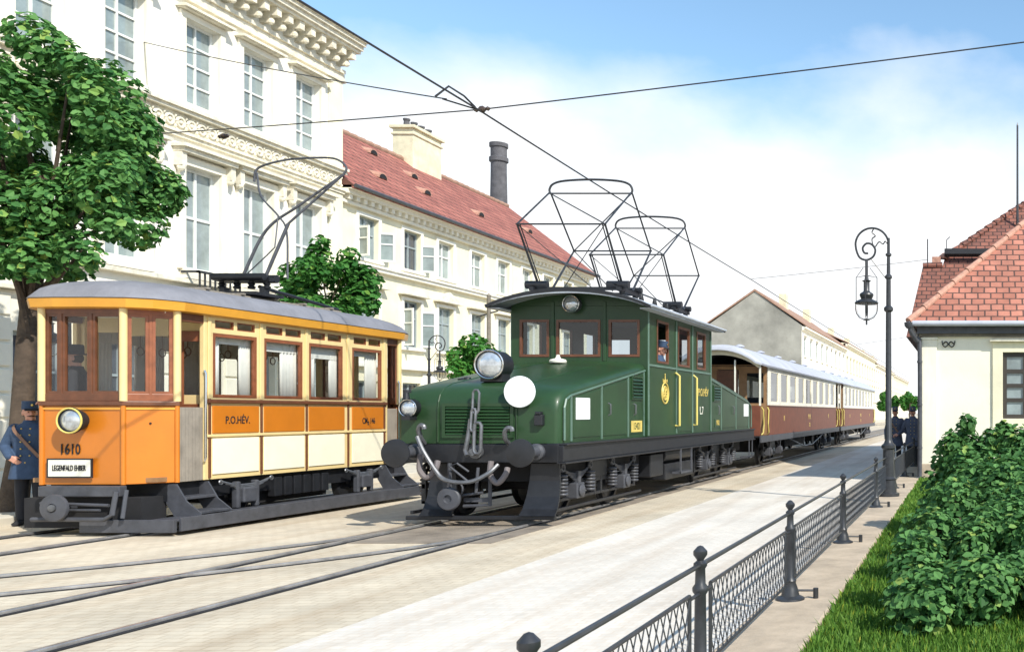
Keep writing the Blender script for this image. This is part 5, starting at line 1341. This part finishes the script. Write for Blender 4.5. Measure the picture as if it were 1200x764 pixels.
for _ in range(50):
    y = rnd.uniform(6.5, 10.4); f_ = (y - 6.5) / 3.9
    x = rnd.uniform(-.50 + .04 * f_, 1.1); z = rnd.uniform(.16, .34 + .55 * f_ + .25 * max(0, x)); b2.append((x + .05, y, z, rnd.uniform(.17, .29)))
shrub((.25, 8.6, .1), b2, 18500, .066, 'broad low shrub spreading over the lawn in the near corner', 4)
gr = MB(); vs = []; fs = []
rnd = random.Random(33)
for i in range(42000):
    y = 5.6 + 16.2 * rnd.random() ** 1.7; x = rnd.uniform(-1.03, .9 if y < 12 else 1.6)
    h_ = rnd.uniform(.03, .085); a = rnd.uniform(0, 2 * PI); wd = .006 + .0009 * y; dx, dy = math.cos(a) * wd, math.sin(a) * wd; lx, ly = rnd.gauss(0, .025), rnd.gauss(0, .025)
    k = len(vs); vs += [(x - dx, y - dy, .098), (x + dx, y + dy, .098), (x + lx, y + ly, .1 + h_)]; fs.append((k, k + 1, k + 2))
gr.add(vs, fs)
g_ = gr.build('grass', 'grass', loc=(0, 12, .1), kind='stuff'); tag(g_, 'short green lawn grass between kerb and shrubs', 'grass')

# ------------------------------------------------------------------ PEOPLE
def remesh(mb, name, m, parent, vox, smooth_it=4):
    off = WL[parent.name]; me = bpy.data.meshes.new('tmp'); me.from_pydata([tuple(p - off) for p in mb.v], [], mb.f)
    bm = bmesh.new(); bm.from_mesh(me); bmesh.ops.recalc_face_normals(bm, faces=bm.faces); bm.to_mesh(me); bm.free()
    o = bpy.data.objects.new('tmp', me); col.objects.link(o)
    r = o.modifiers.new('r', 'REMESH'); r.mode = 'VOXEL'; r.voxel_size = vox
    s = o.modifiers.new('s', 'SMOOTH'); s.iterations = smooth_it; s.factor = .5
    dg = bpy.context.evaluated_depsgraph_get(); dg.update(); res = bpy.data.meshes.new_from_object(o.evaluated_get(dg)); bpy.data.objects.remove(o)
    res.name = name; res.materials.clear(); res.materials.append(M[m])
    for p in res.polygons: p.use_smooth = True
    q = bpy.data.objects.new(name, res); col.objects.link(q); q.parent = parent; WL[q.name] = off
    return q
def limb(mb, pts, rs, n=12):
    pts = [Vector(p) for p in pts]
    for (a, b), (r0, r1) in zip(zip(pts[:-1], pts[1:]), zip(rs[:-1], rs[1:])): mb.cyl(a, b, r0, r1, n)
    for p, r in zip(pts, rs): mb.ell(p, r, r, r, n, 8)
def hand(mb, wr, d, palm_n):
    """palm, four fingers of different lengths curling, a thumb from the side of the palm"""
    d = Vector(d).normalized(); pn = Vector(palm_n); pn = (pn - d * pn.dot(d)).normalized(); sd = d.cross(pn)
    wr = Vector(wr); pc = wr + d * .05
    mb.obox(pc, d, sd, pn, .09, .075, .03)
    for i, L in enumerate((.068, .078, .072, .055)):
        b = wr + d * .092 + sd * (.028 - .019 * i); k1 = b + d * L * .5 + pn * .008; k2 = k1 + d * L * .32 + pn * .022; k3 = k2 + d * L * .1 + pn * .022
        limb(mb, [b - d * .02, k1, k2, k3], [.0095, .009, .0085, .007], 8)
    b = wr + d * .03 + sd * .034; limb(mb, [b, b + d * .03 + sd * .022 + pn * .008, b + d * .058 + sd * .022 + pn * .02], [.012, .0105, .008], 8)
def person(loc, yaw, label, cap='kepi', coatm='coat', arms=None, strap=True, headturn=0., group=None, long=True, belt=False):
    """stands at loc facing local -Y; joints in metres"""
    t = thing('person', loc, label, 'person', group); L = Vector(loc); P = lambda x, y, z: L + V(x, y, z)
    arms = arms or {}
    R_el, R_wr, R_d, R_p = arms.get('r', ((-.27, .02, 1.12), (-.25, -.07, .88), (0, -.15, -1), (1, 0, 0)))
    L_el, L_wr, L_d, L_p = arms.get('l', ((.27, .02, 1.12), (.25, -.07, .88), (0, -.15, -1), (-1, 0, 0)))
    rot = Matrix.Rotation(headturn, 3, 'Z'); hc = P(0, -.015, 1.645)
    hd = lambda x, y, z: hc + rot @ V(x, y, z)
    b = MB()
    b.ell(hc + V(0, 0, .02), .077, .095, .105, 18, 12, rot); b.ell(hd(0, -.025, -.05), .058, .068, .068, 14, 10, rot); b.ell(hd(0, -.075, -.095), .025, .018, .02, 10, 6)
    b.ell(hd(0, -.103, -.022), .013, .020, .020, 10, 6); b.cyl(hd(0, -.09, .02), hd(0, -.108, -.02), .009, .012, 8)
    for s in (-1, 1): b.ell(hd(.078 * s, .005, -.01), .010, .022, .034, 8, 8, rot); b.ell(hd(.032 * s, -.082, .022), .022, .012, .008, 8, 6, rot)
    limb(b, [P(0, .015, 1.40), P(0, .005, 1.58)], [.062, .055])
    limb(b, [P(0, .01, .95), P(0, .01, 1.2), P(0, .01, 1.38)], [.11, .10, .10])
    for s, el, wr_, d, pn in ((-1, R_el, R_wr, R_d, R_p), (1, L_el, L_wr, L_d, L_p)):
        limb(b, [P(.17 * s, .01, 1.41), P(*el), P(*wr_)], [.052, .042, .028]); hand(b, P(*wr_), d, pn)
        limb(b, [P(.09 * s, .01, .92), P(.10 * s, -.005, .50), P(.105 * s, .02, .10)], [.078, .055, .038])
        limb(b, [P(.105 * s, .03, .05), P(.115 * s, -.12, .035)], [.036, .028])
    remesh(b, 'body', 'skin', t, .0075, 3)
    for s in (-1, 1):
        e = MB().ell(hd(.031 * s, -.082, .006), .011, .010, .007, 8, 6, rot); e.build('eye', 'hair', t)
    mo = MB()
    for s in (-1, 1): mo.tube([hd(0, -.108, -.047), hd(.02 * s, -.104, -.048), hd(.038 * s, -.092, -.056), hd(.046 * s, -.084, -.05)], .009, 7, .004)
    mo.build('moustache', 'hair', t, smooth=True)
    hr = MB().ell(hd(0, .022, .0), .080, .082, .085, 16, 10, rot); hr.build('hair', 'hair', t, smooth=True)
    tr = MB()
    for s in (-1, 1): limb(tr, [P(.085 * s, .012, .95), P(.10 * s, .0, .52), P(.105 * s, .022, .11)], [.098, .077, .068], 14)
    tr.ell(P(0, .012, .95), .17, .115, .14)
    remesh(tr, 'trousers', 'trouser', t, .012, 3)
    for s in (-1, 1):
        sh = MB().loft([[P(.108 * s + wx * c_, yy, zz + hz * s_) for c_, s_ in [(math.cos(q), math.sin(q)) for q in [2 * PI * i / 12 for i in range(12)]]] for yy, wx, hz, zz in ((.075, .02, .02, .045), (.06, .042, .045, .05), (.0, .046, .05, .052), (-.08, .05, .036, .04), (-.15, .046, .026, .03), (-.185, .02, .014, .022))])
        sh.build('shoe', 'matblack', t, smooth=True)
    ct = MB()
    hem = .68 if long else .80
    rings = []
    for z, rx, ry in ((hem, .245, .185), (.80, .225, .17), (.95, .20, .15), (1.08, .185, .135), (1.20, .20, .145), (1.32, .225, .15), (1.41, .22, .13), (1.46, .15, .10), (1.50, .085, .08), (1.535, .078, .075)):
        rings.append([P(rx * math.copysign(abs(math.cos(q)) ** .85, math.cos(q)), .008 + ry * math.sin(q), z) for q in [2 * PI * i / 28 for i in range(28)]])
    ct.loft(rings)
    for s, el, wr_ in ((-1, R_el, R_wr), (1, L_el, L_wr)):
        w2 = P(*el).lerp(P(*wr_), .93); limb(ct, [P(.175 * s, .01, 1.405), P(*el), w2], [.082, .066, .052], 14)
    co = remesh(ct, 'coat', coatm, t, .011, 3)
    bt = MB()
    for z in (.92, 1.02, 1.12, 1.22, 1.32, 1.41):
        for x in ((-.05, .05) if z > 1.0 else (.0,)): bt.ell(P(x, -.142 if z < 1.36 else -.12, z), .012, .010, .012, 8, 6)
    bt.build('buttons', 'brass', co)
    if strap:
        sp_ = MB(); pts = []
        for k in range(13):
            f_ = k / 12; x = -.17 + .36 * f_; z = 1.46 - .50 * f_; y = -.155 - .015 * math.sin(PI * f_) + (.10 if k == 0 else .035 if k == 1 else 0) + (.06 if k == 12 else 0); pts.append((x, y, z))
        sp_.loft([[P(x - .014, y, z - .014), P(x + .014, y, z + .014), P(x + .014, y + .012, z + .014), P(x - .014, y + .012, z - .014)] for x, y, z in pts])
        sp_.build('shoulder_strap', 'leather', t)
    if belt:
        MB().loft([[P(.195 * math.cos(q), .008 + .148 * math.sin(q), z) for q in [2 * PI * i / 28 for i in range(28)]] for z in (1.04, 1.09)], False, False).build('belt', 'leather', t)
    if cap == 'kepi':
        k = MB().loft([[hd(rx * math.cos(q), .0 + ry * math.sin(q) + yo, z) for q in [2 * PI * i / 24 for i in range(24)]] for z, rx, ry, yo in ((.045, .086, .102, 0), (.06, .089, .105, 0), (.15, .084, .098, .004), (.165, .088, .102, .004), (.17, .08, .094, .004))])
        kp = k.build('cap', coatm, t, smooth=True)
        MB().loft([[hd(.086 * math.sin(q), -.085 - .02 * math.cos(q) * 1 - e * math.cos(q) * .055, .05 - e * .025) for q in [-1.2 + 2.4 * i / 10 for i in range(11)]] + [hd(.086 * math.sin(q), -.085 - .02 * math.cos(q) - e * math.cos(q) * .055, .058 - e * .025) for q in [1.2 - 2.4 * i / 10 for i in range(11)]] for e in (0, 1)]).build('cap_peak', 'matblack', kp, smooth=True)
        MB().ell(hd(0, -.108, .11), .016, .008, .018, 8, 6).build('cap_badge', 'brass', kp)
    else:
        k = MB().loft([[hd(rx * math.cos(q), ry * math.sin(q), z) for q in [2 * PI * i / 24 for i in range(24)]] for z, rx, ry in ((.05, .13, .15), (.06, .13, .15), (.068, .09, .108), (.17, .088, .104), (.19, .08, .096))])
        k.build('hat', 'trouser', t, smooth=True)
    t.rotation_euler = (0, 0, yaw)
    return t
fold = {'l': ((.26, .03, 1.14), (.12, -.20, 1.02), (-.9, -.2, -.2), (0, .6, -.6)), 'r': ((-.27, .03, 1.13), (-.26, -.04, .88), (0, -.1, -1), (1, 0, 0))}
pocket = {'r': ((-.31, .05, 1.15), (-.17, -.14, 1.0), (.7, -.1, -.6), (.2, .8, 0)), 'l': ((.27, .03, 1.13), (.26, -.03, .88), (0, -.1, -1), (-1, 0, 0))}
back = {'r': ((-.30, .10, 1.16), (-.10, .19, 1.0), (.9, .1, -.2), (0, -1, 0)), 'l': ((.30, .10, 1.16), (.10, .20, .98), (-.9, .1, -.2), (0, -1, 0))}
person((-13.68, 13.75, .0), R(22), 'man in navy coat with shoulder strap and kepi beside the tram front', coatm='coat', arms=pocket, headturn=R(35))
person((-2.0, 27.2, 0), R(-5), 'uniformed man with diagonal strap standing nearer the street lamp', coatm='coatgrey', arms=fold, headturn=R(5))
person((-1.42 - .06, 27.0, .0), R(-2), 'uniformed man with hands behind his back beside the downpipe', coatm='coatgrey', arms=back, strap=False)
person((-12.42, 13.12, .76), R(-62), 'tram driver in dark coat and tall hat behind the front windows', cap='hat', coatm='trouser', strap=False, arms={'r': ((-.28, -.08, 1.15), (-.18, -.30, 1.05), (.1, -1, 0), (0, 0, -1))})
drv = person((-6.22, 18.33, 1.26), R(90), 'locomotive driver in blue cap looking out of the open cab window', coatm='coat', strap=False, headturn=R(-20))

drv.rotation_euler = (R(10.5), 0, R(90))
